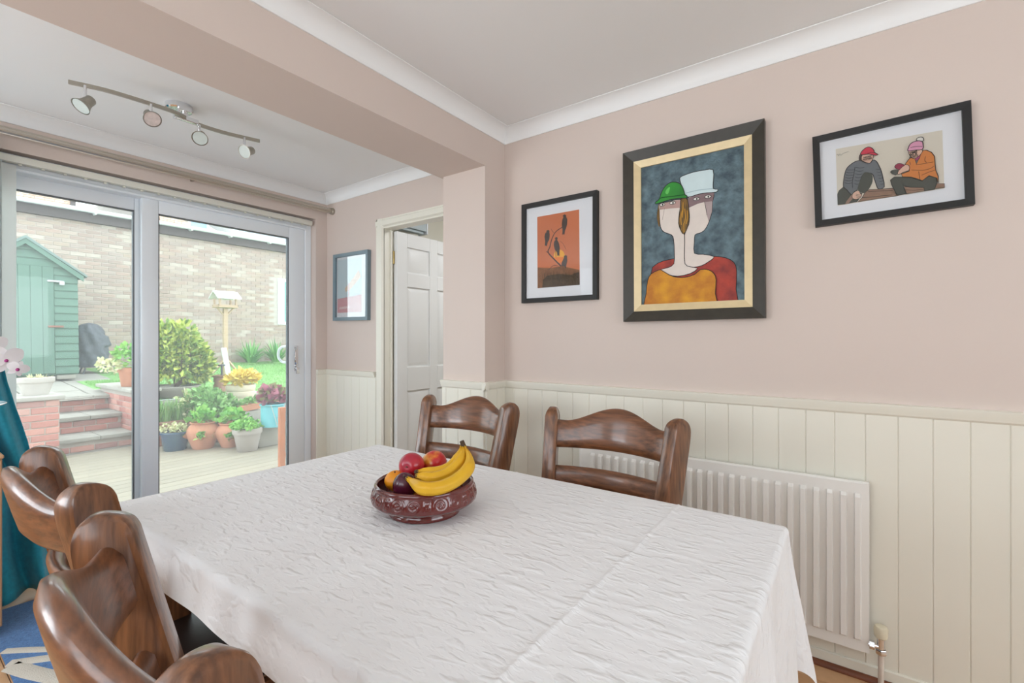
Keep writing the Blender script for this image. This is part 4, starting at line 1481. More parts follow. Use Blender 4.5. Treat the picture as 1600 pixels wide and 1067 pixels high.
# ------------------------------------------------------------------ rug, cabinet, orchid
rugm = mat('blue_rug_pile', srgb(84, 138, 196), .95, col2=srgb(58, 104, 164), scale=120, bump=.8, bscale=260, bdist=.006, sheen=.2)
t = thing('rug', 'blue rug with cream stripes on the wooden floor at the lower left', 'rug', (.95, 2.2, 0))
bm = B(); box(bm, -.63, .65, -.44, .88, 0, .012, .004, 2)
obj('pile', bm, rugm, t)
bm = B()
def stripe(pts, w):
    P = crom([onZ(a, b, .013) - Vector((.95, 2.2, 0)) for a, b in pts], 6)
    vs = []
    for i, p in enumerate(P):
        d = (P[min(i + 1, len(P) - 1)] - P[max(i - 1, 0)]).normalized()
        q = Vector((-d.y, d.x, 0)) * w / 2
        vs.append([bm.verts.new(Vector((p.x, p.y, .012)) + q), bm.verts.new(Vector((p.x, p.y, .0155)) + q * .7), bm.verts.new(Vector((p.x, p.y, .0155)) - q * .7), bm.verts.new(Vector((p.x, p.y, .012)) - q)])
    for a, b in zip(vs, vs[1:]):
        for j in range(3):
            bm.faces.new((a[j], a[j + 1], b[j + 1], b[j]))
stripe([(6, 1017), (40, 1015), (90, 1013), (160, 1005)], .035)
stripe([(14, 1036), (50, 1031), (100, 1024), (170, 1012)], .045)
stripe([(18, 1040), (50, 1050), (100, 1061), (160, 1075)], .06)
obj('cream_stripes', bm, mat('cream_pile', srgb(222, 216, 204), .95, bump=.8, bscale=260, bdist=.006), t)

t = thing('side_cabinet', 'light wooden cabinet whose edge shows at the far left of the frame', 'cabinet', (-.11, 2.955, 0))
lightwood = mat('light_beech', srgb(206, 160, 120), .45, var=.12, scale=8, stretch=(5, 5, 1))
bm = B(); box(bm, -.43, .452, -.15, .15, .05, .735, .003, 1)
obj('carcass', bm, lightwood, t)
bm = B(); box(bm, -.44, .456, -.163, .155, .735, .752, .004, 1)
obj('top', bm, lightwood, t)
bm = B(); box(bm, -.41, .42, -.13, .13, 0, .05)
obj('plinth', bm, lightwood, t)
for s in (-1, 1):
    bm = B(); box(bm, min(s * .004, s * .432), max(s * .004, s * (.449 if s > 0 else .428)), -.165, -.151, .06, .73, .003, 1)
    dr = obj('door', bm, lightwood, t)
    bm = B(); lathe(bm, [(0, 0), (.006, 0), (.006, .012), (.011, .016), (.011, .022), (0, .024)], 14, M=Matrix.Translation((s * .04, -.165, .5)) @ Matrix.Rotation(PI / 2, 4, 'X'))
    obj('knob', bm, M['chrome'], dr)
por = mat('white_porcelain', srgb(240, 240, 240), .15, coat=.5)
t = thing('pedestal_dish', 'white footed dish on the cabinet, its rim tip showing at the left edge', 'dish', (.20, 2.955, .752))
bm = B()
lathe(bm, [(0, .0), (.065, 0), (.066, .006), (.02, .02), (.016, .09), (.022, .15), (.08, .168), (.14, .181), (.172, .196), (.174, .199), (.171, .201), (.138, .187), (.08, .175), (0, .172)], 48)
obj('dish_body', bm, por, t, smooth=50)

t = thing('orchid', 'white orchid with magenta centres in a pot on the cabinet, left edge', 'orchid', (-.02, 2.955, .752))
oo = Vector((-.02, 2.955, .752))
bm = B(); lathe(bm, [(0, 0), (.05, 0), (.055, .01), (.068, .12), (.071, .125), (.066, .126), (.062, .115), (0, .112)], 28)
obj('pot', bm, por, t, smooth=50)
bm = B()
tip = onY(36, 574, 2.86) - oo
tube(bm, crom([(0, 0, .11), (.01, .0, .25), (.06, -.02, .38), (.15, -.05, .43), (.25, -.08, .42), (tip.x - .03, tip.y, tip.z + .015), (tip.x, tip.y, tip.z)], 6), .0028, 8)
obj('stem', bm, M['leaf_mid'], t)
for k, (ang, ln) in enumerate(((.3, .2), (2.2, .24), (3.6, .2), (5.0, .22))):
    bm = B()
    def lf(u, v):
        wd = .032 * math.sin(PI * min(1, .12 + .88 * v)) ** .7
        return Vector((0, 0, .115)) + Vector((math.cos(ang), math.sin(ang), 0)) * v * ln + Vector((-math.sin(ang), math.cos(ang), 0)) * (u - .5) * 2 * wd + Vector((0, 0, .09 * math.sin(v * 2.4) + .012 * (2 * u - 1) ** 2))
    grid(bm, 5, 10, lf)
    obj('leaf', bm, M['leaf_mid'], t, smooth=80)
pet = mat('orchid_petal', srgb(246, 242, 245), .6, var=.03, scale=30)
lip = mat('orchid_lip', srgb(178, 60, 136), .5, var=.3, scale=120)
for (fx, fy), sz, tw in (((9, 562), .066, .3), ((28, 576), .040, -.4), ((-16, 540), .06, .1)):
    fc = onY(fx, fy, 2.85) - oo
    nrm = -(ray(fx, fy).normalized()) + Vector((.25, 0, -.1))
    Mx = Matrix.Translation(fc) @ nrm.to_track_quat('Z', 'Y').to_matrix().to_4x4() @ Matrix.Rotation(tw, 4, 'Z')
    bm = B()
    lathe(bm, [(0, .009), (.005, .008), (.007, .003), (.005, -.002), (0, -.003)], 10, M=Mx @ Matrix.Translation((0, -.004, 0)))
    tube(bm, [Mx @ Vector((0, 0, -.002)), Mx @ Vector((0, .0, -.02)), Mx @ Vector((0, .03, -.03))], .0015, 6)
    fl_ = obj('flower', bm, lip, t, smooth=60)
    for k in range(5):
        a = PI / 2 + k * 2 * PI / 5
        big = 1.0 if k in (1, 4) else .85
        def pf(u, v):
            wd = sz * (.46 if k in (1, 4) else .26) * math.sin(PI * min(1, .08 + .9 * v)) ** .6
            x = v * sz * big
            y = (u - .5) * 2 * wd
            return Mx @ Vector((x * math.cos(a) - y * math.sin(a), x * math.sin(a) + y * math.cos(a), .002 - .25 * x * x / sz + .12 * y * y / sz + (.001 if k in (1, 4) else -.001)))
        bm = B(); grid(bm, 6, 7, pf)
        obj('petal', bm, pet, fl_, smooth=80)

# ================================================================== garden
DZ = -.12                                              # deck level
PY0, LY0, YGW = 7.38, 7.60, 11.8                       # steps / retaining wall face, lawn edge, far brick wall


def ground_z(y):
    return .40 + (y - LY0) * (.68 - .40) / (YGW - LY0)


bm = B(); box(bm, -3, 9, 3.30, 7.6, -.5, DZ - .03)
deck = struct(obj('deck', bm, M['soil'], smooth=None))
bm = B(); box(bm, -5.0, 5.0, -.069, .069, -.028, 0, .004, 1)
for k in range(5):
    pass
pm = mesh_of('plank', bm, M['deck'], 20)
y = 3.66
while y < 7.3:
    link('plank', pm, deck, (2.0 + random.uniform(-.2, .2), y, DZ + random.uniform(-.001, .001)))
    y += .144
bm = B(); box(bm, -.1, 2.1, 3.44, 3.585, DZ - .05, .02, .006)
struct(obj('door_sill', bm, M['upvc']))

# lawn and patio slopes
bm = B()
grid(bm, 40, 24, lambda u, v: Vector((2.28 + u * 9.0, LY0 + v * (YGW - LY0), ground_z(LY0 + v * (YGW - LY0)) + .012 * noise.noise(Vector((u * 20, v * 9, 2))))))
struct(obj('lawn', bm, M['lawn'], smooth=80))
def blades(name, n, xr, yr, h, parent=None):
    bm = B()
    for _ in range(n):
        x, y = random.uniform(*xr), random.uniform(*yr)
        z = ground_z(y) - .005
        a = random.uniform(0, 2 * PI)
        l = h * random.uniform(.6, 1.3)
        wv = Vector((math.cos(a), math.sin(a), 0)) * .006
        ln = Vector((random.uniform(-.5, .5), random.uniform(-.5, .5), 1)).normalized() * l
        p = Vector((x, y, z))
        bm.faces.new([bm.verts.new(p - wv), bm.verts.new(p + wv), bm.verts.new(p + ln)])
    return tag(stuff(obj(name, bm, M['blade'], parent, smooth=None)), 'short green lawn grass behind the retaining wall', 'grass')
blades('grass', 16000, (2.6, 9), (LY0 + .02, 11.6), .045)
o = blades('grass', 3500, (2.05, 2.85), (8.72, 9.7), .055)
o['label'] = 'patch of bright grass at the top of the steps beside the paving'
bm = B()
grid(bm, 2, 2, lambda u, v: Vector((-3 + u * 5.3, 8.30 + v * 3.5, ground_z(8.30 + v * 3.5) - .02)))
patio = struct(obj('patio', bm, M['mortar'], smooth=None))
bm = B(); box(bm, -.295, .295, -.295, .295, -.03, .008, .008, 1)
pm = mesh_of('slab', bm, M['stone'], 20)
ts = math.atan((.68 - .40) / (YGW - LY0))
for i in range(-2, 4):
    for j in range(6):
        y = 8.62 + j * .605
        x = -.3 + i * .605 + .1
        if x > 2.0 and y < 9.4:
            continue
        o = link('slab', pm, patio, (x + .55, y, ground_z(y) + random.uniform(-.004, .004)))
        o.rotation_euler = (ts, random.uniform(-.006, .006), 0)
bm = B()
grid(bm, 12, 8, lambda u, v: Vector((2.0 + u * .9, 8.6 + v * 1.3, ground_z(8.6 + v * 1.3) + .01)))
struct(obj('lawn', bm, M['lawn'], smooth=80))

# brick piers, steps and retaining wall
BL, BH, BW = .215, .065, .1025
bm = B(); box(bm, -BL / 2, BL / 2, -BW / 2, BW / 2, -BH / 2, BH / 2, .004, 1)
brick_full = mesh_of('brick', bm, M['brick_red'], 20)
bm = B(); box(bm, -BW / 2, BW / 2, -BW / 2, BW / 2, -BH / 2, BH / 2, .004, 1)
brick_half = mesh_of('brick', bm, M['brick_red'], 20)


def brick_face(parent, x0, x1, yf, z0, z1, along='x'):
    """one skin of bricks; face just proud of yf (looking to -y), or of x=yf (looking to -x) when along y"""
    z = z0 + BH / 2 + .01
    k = 0
    while z + BH / 2 <= z1 + .002:
        c = x0 + (0 if k % 2 == 0 else -.1125)
        while c < x1 - .05:
            a, b = max(c, x0), min(c + BL, x1)
            if b - a > .06:
                full = (b - a) > .16
                o = link('brick', brick_full if full else brick_half, parent)
                m = (a + b) / 2
                sc_ = (b - a) / (BL if full else BW)
                off = random.uniform(-.002, .002)
                if along == 'x':
                    o.location = (m, yf + BW / 2 - .008 + off, z)
                else:
                    o.location = (yf + BW / 2 - .008 + off, m, z)
                    o.rotation_euler = (0, 0, PI / 2)
                o.scale = (sc_, 1, 1)
            c += .225
        z += .075
        k += 1


def masonry(name, boxes):
    bm = B()
    for b in boxes:
        box(bm, *b)
    return struct(obj(name, bm, M['mortar'], smooth=None))


pl = masonry('garden_pier', [(.74, 1.30, 7.12, 7.62, -.3, .56)])
brick_face(pl, .74, 1.30, 7.12, DZ, .565)
bm = B(); box(bm, .70, 1.345, 7.08, 7.66, .56, .605, .012, 2)
obj('coping_stone', bm, M['coping'], pl)
pr_ = masonry('garden_pier', [(2.04, 2.27, 7.36, 8.78, -.3, .545)])
brick_face(pr_, 7.36, 8.78, 2.04, DZ, .55, 'y')
brick_face(pr_, 2.04, 2.27, 7.36, DZ, .55)
for k in range(3):
    bm = B(); box(bm, 1.985, 2.32, 7.31 + .5 * k, 7.31 + .5 * k + .492, .545, .59, .012, 2)
    obj('coping_stone', bm, M['coping'], pr_)
st = masonry('garden_steps', [(1.22, 2.04, 7.41, 8.5, -.3, .01), (1.22, 2.04, 7.85, 8.5, -.3, .215), (1.22, 2.04, 8.40, 8.5, -.3, .42)])
brick_face(st, 1.22, 2.04, 7.41, DZ, .012)
brick_face(st, 1.22, 2.04, 7.85, .05, .216)
brick_face(st, 1.22, 2.04, 8.40, .255, .42)
for yy, zz, dd in ((7.36, .012, .52), (7.80, .215, .62), (8.35, .42, .45)):
    for xa, xb in ((1.22, 1.71), (1.715, 2.035)):
        bm = B(); box(bm, xa, xb, yy, yy + dd, zz, zz + .045, .008, 2)
        obj('tread_slab', bm, M['stone'], st)
rw = masonry('retaining_wall', [(2.27, 7.5, 7.42, 7.58, -.3, .355), (-3, .74, 7.42, 7.58, -.3, .40)])
brick_face(rw, 2.27, 5.6, 7.42, DZ, .36)
for k in range(9):
    bm = B(); box(bm, 2.325 + .6 * k, 2.325 + .6 * k + .594, 7.38, 7.62, .355, .395, .01, 2)
    obj('coping_stone', bm, M['coping'], rw)

# ---- far brick building with gutter
gb = struct(link('brick_building', None, None, (4, YGW, .4)))
gb['kind'] = 'structure'
inv = Matrix.Translation((-4, -YGW, -.4))


def part(name, bm, m, parent, smooth=35):
    bmesh.ops.transform(bm, matrix=inv, verts=bm.verts)
    return obj(name, bm, m, parent, smooth=smooth)


bm = B(); box(bm, .4, 9.5, YGW + .004, YGW + .3, .2, 3.46)
part('wall_core', bm, M['mortar'], gb, None)
bx_all = []
k = 0
z = .55
WX0, WX1, WZ0, WZ1 = 6.22, 7.3, 1.60, 2.78
while z < 3.44:
    x = .5 - (.1125 if k % 2 else 0)
    while x < 7.6:
        if not (x + BL > WX0 and x < WX1 and z + BH > WZ0 and z < WZ1):
            bx_all.append((x + BL / 2, z + BH / 2))
        x += .225
    z += .075
    k += 1
vis = [(x, z) for x, z in bx_all if x > 1.55 and x < 6.6 and (x > 2.25 or z > 2.62)]
vis.sort(key=lambda p: p[0] ** 2 + (p[1] - CAM_Z) ** 2)
near = set(vis[:298])
bm = B(); box(bm, -BL / 2, BL / 2, -.02, .02, -BH / 2, BH / 2, .004, 1)
bfar = mesh_of('brick', bm, M['brick_far'], 20)
bm = B()
for p in bx_all:
    off = random.uniform(-.003, .003)
    if p in near:
        link('brick', bfar, gb, (p[0] - 4, off + .016, p[1] - .4))
    else:
        box(bm, p[0] - BL / 2, p[0] + BL / 2, YGW - .004 + off, YGW + .02, p[1] - BH / 2, p[1] + BH / 2)
stuff(part('brickwork', bm, M['brick_far_all'], gb, None))
bm = B(); box(bm, .4, 9.5, YGW - .10, YGW + .02, 3.45, 3.62, .004, 1)
part('fascia_board', bm, M['fascia'], gb)
bm = B()
prism(bm, [(YGW - .20 + .055 * math.cos(a), 3.665 + .055 * math.sin(a)) for a in [PI + PI * i / 12 for i in range(13)]] + [(YGW - .145, 3.675), (YGW - .255, 3.675)], 'x', .4, 9.5)
part('gutter', bm, M['gutter'], gb)
for x in (2.6, 3.35, 4.2, 5.0, 5.9):
    bm = B(); box(bm, x, x + .03, YGW - .25, YGW - .1, 3.585, 3.61); box(bm, x, x + .03, YGW - .13, YGW - .1, 3.585, 3.66)
    part('gutter_bracket', bm, M['gutter'], gb)
bm = B(); prism(bm, [(YGW - .2, 3.68), (YGW + 1.6, 3.93), (YGW + 1.6, 3.85), (YGW - .2, 3.62)], 'x', .3, 9.6)
part('roof', bm, M['roof_grey'], gb)
bm = B()
for a, b, c, d in ((WX0, WX0 + .16, WZ0, WZ1), (WX1 - .08, WX1, WZ0, WZ1), (WX0 + .16, WX1 - .08, WZ1 - .08, WZ1), (WX0 + .16, WX1 - .08, WZ0, WZ0 + .08)):
    box(bm, a, b, YGW - .03, YGW + .06, c, d, .006, 1)
wf = part('window_frame', bm, M['upvc'], gb)
bm = B(); box(bm, WX0 + .16, WX1 - .08, YGW + .0, YGW + .02, WZ0 + .08, WZ1 - .08)
part('pane', bm, M['green_pane'], wf)

# ---- houses beyond
def house(name, label, wall, m):
    t = thing(name, label, 'house', (0, 0, 0))
    obj('wall', wall, m, t, smooth=None)
    return t
def course_wall(x0, x1, y, z0, z1, cut=None):
    bm = B()
    z = z0
    while z < z1:
        x = x0 - (.1125 if int(round((z - z0) / .075)) % 2 else 0)
        while x < x1:
            a, b = max(x, x0), min(x + .215, x1)
            if b - a > .03 and not (cut and cut(a, b, z)):
                box(bm, a, b, y - .01, y + .05, z, z + .065)
            x += .225
        z += .075
    return bm
h1 = house('brick_house', 'pale brick house showing above the left part of the gutter', course_wall(2.2, 3.95, 20, 4.6, 6.6), M['brick_house'])
bm = B(); box(bm, .5, 3.95, 20.02, 26, .5, 6.6)
obj('wall_core', bm, M['mortar'], h1, smooth=None)
bm = B(); box(bm, 3.90, 4.02, 19.9, 26, .5, 6.6)
obj('downpipe_corner', bm, M['fascia'], h1)
slope = lambda x: 5.95 - (x - 7.05) * .42 if x > 7.05 else 9
h2 = house('gabled_house', 'pale brick gabled house with a blue-grey window above the gutter', course_wall(5.6, 8.7, 20, 4.6, 6.6, lambda a, b, z: z + .07 > slope(b) or (b > 7.22 and a < 7.78 and z > 5.2)), M['brick_house'])
bm = B(); prism(bm, [(5.6, .5), (8.7, .5), (8.7, slope(8.7)), (7.05, slope(7.06)), (7.05, 6.6), (5.6, 6.6)], 'y', 20.03, 26)
obj('wall_core', bm, M['mortar'], h2, smooth=None)
bm = B(); box(bm, 7.22, 7.78, 19.99, 20.06, 5.2, 6.0)
wn = obj('window', bm, M['win_dark'], h2)
bm = B()
for a in (7.16, 7.78):
    box(bm, a, a + .07, 19.96, 20.06, 5.15, 6.05)
box(bm, 7.16, 7.85, 19.96, 20.06, 5.14, 5.2)
obj('window_frame', bm, M['upvc'], wn)
bm = B(); prism(bm, [(7.0, slope(7.05) + .02), (9.0, slope(9.0) + .02), (9.0, slope(9.0) + .16), (7.0, slope(7.05) + .16)], 'y', 19.8, 26)
obj('verge_board', bm, M['gutter'], h2)
h3 = thing('tiled_roof_house', 'grey tiled roof slope beyond the right end of the gutter', 'house', (0, 0, 0))
bm = B()
for k in range(16):
    y0, z0 = 21 + k * .32, 5.05 + k * .2
    prism(bm, [(y0, z0), (y0 + .34, z0 + .21), (y0 + .34, z0 + .25), (y0, z0 + .05)], 'x', 8.4, 16)
stuff(obj('roof_tiles', bm, M['tile_grey'], h3, smooth=None))
bm = B(); box(bm, 8.6, 16, 21.3, 27, .5, 5.0)
obj('wall', bm, M['mortar'], h3, smooth=None)

# ---- shed
SX, SY, SZ = 2.05, 10.0, .665
t = thing('garden_shed', 'sage green wooden shed with a pitched felt roof beyond the steps', 'shed', (1.47, SY, SZ))
t.rotation_euler = (0, -.012, 0)
def sp(name, bm, m, parent=None, smooth=30):
    bmesh.ops.transform(bm, matrix=Matrix.Translation((-1.47, -SY, -SZ)), verts=bm.verts)
    return obj(name, bm, m, parent or t, smooth=smooth)
eave = 2.26; peak = 2.70; hwid = .585
bm = B(); prism(bm, [(1.47 - hwid, SZ), (1.47 + hwid, SZ), (1.47 + hwid, eave), (1.47, peak), (1.47 - hwid, eave)], 'y', SY + .02, SY + 1.5)
sp('body', bm, M['shed'])
# shiplap boards on the front, right of the door and over it
z = SZ + .02
bh = .118
while z < peak - .03:
    z1 = z + bh
    if z < eave - .1:
        xa, xb = 1.78, 2.055
        segs = [(xa, xb, 0), (.885, 1.0, 0)]
        if z1 > 2.30:
            segs = [(.885, 2.055, 0)]
    else:
        segs = []
        hw0 = hwid * (peak - z) / (peak - eave) if z > eave else hwid
        segs = [(1.47 - min(hwid, hw0), 1.47 + min(hwid, hw0), 1)]
    for xa, xb, top in segs:
        bm = B()
        vsq = [(SY - .022, z), (SY - .024, z + .02), (SY - .006, z1 - .012), (SY - .002, z1), (SY + .02, z1), (SY + .02, z)]
        prism(bm, vsq, 'x', xa, xb)
        if top:
            for v in bm.verts:
                wdt = hwid * max(0.0, peak - v.co.z) / (peak - eave)
                wdt = min(wdt, hwid)
                v.co.x = max(1.47 - wdt, min(1.47 + wdt, v.co.x))
        sp('shiplap_board', bm, M['shed'])
    z = z1
dt = thing  # (door is a part of the shed)
bm = B(); box(bm, 1.0, 1.775, SY - .012, SY + .01, SZ + .03, 2.34)
dr = sp('door', bm, M['shed'])
for k in range(6):
    xa = 1.0 + k * .1292
    bm = B(); box(bm, xa + .001, xa + .1282, SY - .034, SY - .012, SZ + .03, 2.335 - .0, .004, 1)
    sp('board', bm, M['shed'], dr)
for zz, m, nm in ((2.12, M['steel'], 'hasp'), (1.42, M['rusty'], 'bolt')):
    bm = B(); box(bm, 1.70, 1.88, SY - .05, SY - .036, zz - .015, zz + .015, .004, 1)
    if nm == 'hasp':
        box(bm, 1.83, 1.89, SY - .075, SY - .045, zz - .06, zz + .005, .01, 2)
    sp(nm, bm, m, dr)
for s in (-1, 1):
    bm = B()
    pr = [(1.47, peak + .03), (1.47 + s * (hwid + .10), eave - .055), (1.47 + s * (hwid + .10), eave - .02), (1.47, peak + .075)]
    prism(bm, pr if s > 0 else pr[::-1], 'y', SY - .10, SY + 1.6)
    sp('roof_slope', bm, M['felt'])
    bm = B()
    pr = [(1.47, peak - .05), (1.47 + s * (hwid + .06), eave - .12), (1.47 + s * (hwid + .06), eave - .035), (1.47, peak + .03)]
    prism(bm, pr if s > 0 else pr[::-1], 'y', SY - .085, SY - .062)
    sp('bargeboard', bm, M['shed'])
bm = B(); box(bm, 1.80, 2.02, SY + .0, SY + .2, SZ - .07, SZ, .01, 1)
sp('foot_block', bm, M['stone'])

# ---- covered barbecue
bc = onZ(138, 576, .66)
bcen = Vector((bc.x, 10.9, ground_z(10.9)))
dd = depth(bcen)
cx = onY(139, 540, 10.9).x + .06
t = thing('covered_barbecue', 'barbecue under a dark grey crumpled cover beside the shed', 'barbecue', (cx, 10.9, ground_z(10.9)))
bm = B()
def cov(u, v):
    a = 2 * PI * u
    z = .12 + v * .78
    rx = .215 * (1.12 - .25 * v) if v < .72 else .202 * math.sqrt(max(0, 1 - ((v - .72) / .28) ** 2)) 
    k = 1 + .12 * noise.noise(Vector((math.cos(a) * 2.2, math.sin(a) * 2.2, v * 7))) + .06 * noise.noise(Vector((math.cos(a) * 5, math.sin(a) * 5, v * 16))) + .05 * math.sin(a * 7 + v * 9)
    return Vector((rx * k * math.cos(a) - .06 * v + (.05 if .45 < v < .7 and math.cos(a) > .6 else 0), rx * .85 * k * math.sin(a), z))
grid(bm, 48, 30, cov, closed_u=True)
obj('cover', bm, M['tarp'], t, smooth=50)
for a in (.5, 2.4, 3.9, 5.6):
    bm = B(); tube(bm, [(.16 * math.cos(a), .14 * math.sin(a), .16), (.225 * math.cos(a), .2 * math.sin(a), 0)], .013, 8)
    obj('leg', bm, M['slat_dark'], t)


# ---- planting
def leaves(bm, n, fn, size, flat=.35):
    for _ in range(n):
        p, out = fn()
        d = (out + Vector((random.gauss(0, .5), random.gauss(0, .5), random.gauss(.15, .45)))).normalized()
        s = size * random.uniform(.7, 1.3)
        q = d.cross(Vector((random.gauss(0, 1), random.gauss(0, 1), random.gauss(0, 1)))).normalized() * s * flat
        m = p + d * s * .5
        n_ = d.cross(q).normalized() * s * .06
        a, b, c, e = bm.verts.new(p), bm.verts.new(m + q + n_), bm.verts.new(p + d * s), bm.verts.new(m - q + n_)
        bm.faces.new((a, b, c)); bm.faces.new((a, c, e))


def blob(c, rx, ry, rz, lumps=7, low=-.4):
    """sampler over a lumpy mound"""
    L = []
    for _ in range(lumps):
        a, e = random.uniform(0, 2 * PI), random.uniform(low, 1)
        L.append((Vector((math.cos(a) * rx * .45, math.sin(a) * ry * .45, e * rz * .5)), random.uniform(.45, .68)))
    def f():
        o, k = random.choice(L)
        while True:
            v = Vector((random.gauss(0, 1), random.gauss(0, 1), random.gauss(0, 1))).normalized()
            if v.z > low:
                break
        r = random.uniform(.7, 1.0) * k
        return Vector(c) + o + Vector((v.x * rx * r, v.y * ry * r, v.z * rz * r)), v
    return f


def strap(bm, c, n, ln, wd, spread=.9):
    for _ in range(n):
        a = random.uniform(0, 2 * PI)
        t_ = random.uniform(.15, spread)
        l = ln * random.uniform(.7, 1.15)
        h = Vector((math.cos(a), math.sin(a), 0))
        s = Vector((-math.sin(a), math.cos(a), 0))
        prev = None
        b0 = Vector(c) + h * random.uniform(0, .07)
        for k in range(6):
            v = k / 5
            p = b0 + h * (t_ * l * v * .9) + Vector((0, 0, l * (v - .75 * t_ * v * v)))
            w_ = wd * (1 - v) ** .6 + .001
            q = (bm.verts.new(p - s * w_), bm.verts.new(p + s * w_))
            if prev:
                bm.faces.new((prev[0], prev[1], q[1], q[0]))
            prev = q


def pot_prof(r0, r1, h, rim=.03):
    return [(0, 0), (r0, 0), (r0 + .005, .005), (r1 - .012, h - rim), (r1, h - rim), (r1 + .004, h - rim * .5), (r1, h), (r1 - .02, h), (r1 - .028, h - .03), (0, h - .03)]


def pxm(p):
    return F_PX / depth(p)


def pot(name, label, px, py, z, rtop, rbase, h, m, plant, group=None, cat='plant pot', rim=.03, Y=None):
    """rtop, rbase and h in image pixels; stands at image point px,py on level z"""
    p = onZ(px, py, z) if Y is None else onY(px, py, Y)
    k = 1 / pxm(p)
    R0, R1, H_ = rbase * k, rtop * k, h * k
    p = p + Vector((SN, CS, 0)) * R0
    p.z = z if Y is None else p.z
    t = thing(name, label, cat, p, 0, group)
    obj('pot', lathe(B(), pot_prof(R0, R1, H_, rim), 28), m, t, smooth=40)
    obj('soil', lathe(B(), [(0, H_ - .028), (R1 - .022, H_ - .028)], 24), M['soil'], t)
    plant(t, R1, H_)
    return t


def fol(n, rx, rz, size, m, dz=.6, flat=.35):
    def f(t, R, H_):
        bm = B()
        leaves(bm, n, blob((0, 0, H_ + rz * dz * .6), rx * R, rx * R, rz), size, flat)
        obj('foliage', bm, M[m], t, smooth=None)
        bm = B()
        for _ in range(5):
            a = random.uniform(0, 6.28)
            tube(bm, [(0, 0, H_ - .03), (.5 * R * math.cos(a), .5 * R * math.sin(a), H_ + rz * .6)], .004, 5)
        stuff(obj('stems', bm, M['bark'], t))
    return f


# big yellow-green shrub in a wide bowl planter
p = onY(283, 628, 7.78)
p.z = ground_z(7.78)
k = 1 / pxm(p)
t = thing('potted_shrub', 'large yellow-green shrub in a wide stone bowl by the patio door', 'shrub', p)
obj('pot', lathe(B(), [(0, 0), (.20, 0), (.24, .02), (.31, .10), (.34, .135), (.345, .155), (.32, .16), (.30, .13), (0, .12)], 36, c=(-.10, 0, 0)), M['coping'], t, smooth=40)
bm = B()
Rb = 48 * k
leaves(bm, 3400, blob((-.06, 0, .58), .36, .40, .54, 14, -.75), .085, .26)
leaves(bm, 2200, blob((.28, 0, .42), .27, .36, .36, 10, -.75), .085, .26)
obj('foliage', bm, M['leaf_bush'], t, smooth=None)
bm = B()
for _ in range(9):
    a = random.uniform(0, 6.28)
    tube(bm, [(-.08, 0, .1), (.12 * math.cos(a), .12 * math.sin(a), .3), (.3 * math.cos(a), .3 * math.sin(a), .62)], .010, 6)
stuff(obj('stems', bm, M['bark'], t))

pot('potted_succulent', 'dark blue glazed pot of pale succulents on the decking', 263, 706, DZ, 21, 15, 30, M['blue_pot'], fol(240, .9, .07, .035, 'leaf_pale', .3, .5))


def strawberry(label, px, py, rb, ra, h, lean):
    p = onZ(px, py, DZ)
    k = 1 / pxm(p)
    p = p + Vector((SN, CS, 0)) * ra * k
    t = thing('strawberry_pot', label, 'plant pot', p)
    R, A_, H_ = rb * k, ra * k, h * k
    obj('pot', lathe(B(), [(0, 0), (A_, 0), (A_ * 1.08, .02), (R * .92, H_ * .45), (R, H_ * .62), (R * .96, H_ * .75), (R * .72, H_ * .9), (R * .68, H_ * .93), (R * .78, H_ * .97), (R * .78, H_), (R * .68, H_), (R * .64, H_ * .93), (0, H_ * .92)], 32), M['terracotta'], t, smooth=40)
    view = Vector((-SN, -CS, 0))
    side = Vector((CS, -SN, 0))
    for ang, zz in ((-.95, .60), (.45, .58)):
        d = (view * math.cos(ang) + side * math.sin(ang)).normalized()
        Mx = Matrix.Translation(d * R * .86 + Vector((0, 0, H_ * zz - .03))) @ (d * .75 + Vector((0, 0, .65))).normalized().to_track_quat('Z', 'Y').to_matrix().to_4x4()
        lipo = obj('pocket', lathe(B(), [(.0, -.02), (.03, -.02), (.048, .03), (.052, .045), (.044, .046), (.036, .02), (0, .015)], 18, M=Mx), M['terracotta'], t, smooth=50)
        bm = B()
        leaves(bm, 26, lambda: (Mx @ Vector((random.uniform(-.03, .03), random.uniform(-.03, .03), .03)), (d + Vector((0, 0, .4))).normalized()), .055, .45)
        obj('leaves', bm, M['leaf_fresh'], lipo, smooth=None)
    bm = B()
    leaves(bm, 120, blob((-.05 * lean, 0, H_ + .03), R * .95, R * .9, .12, 6, -.3), .075, .5)
    obj('foliage', bm, M['leaf_fresh'], t, smooth=None)
    return t


strawberry('terracotta strawberry pot beside the dark blue pot', 308, 703, 23, 14, 42, 1)
strawberry('terracotta strawberry pot partly behind the grey pot', 353, 700, 22, 13, 38, -1)
pot('grey_plant_pot', 'pale grey-brown tapered pot of low green leaves on the decking', 379, 707, DZ, 21, 13.5, 36, M['grey_pot'], fol(260, .95, .06, .05, 'leaf_fresh', .3, .45), rim=.06)

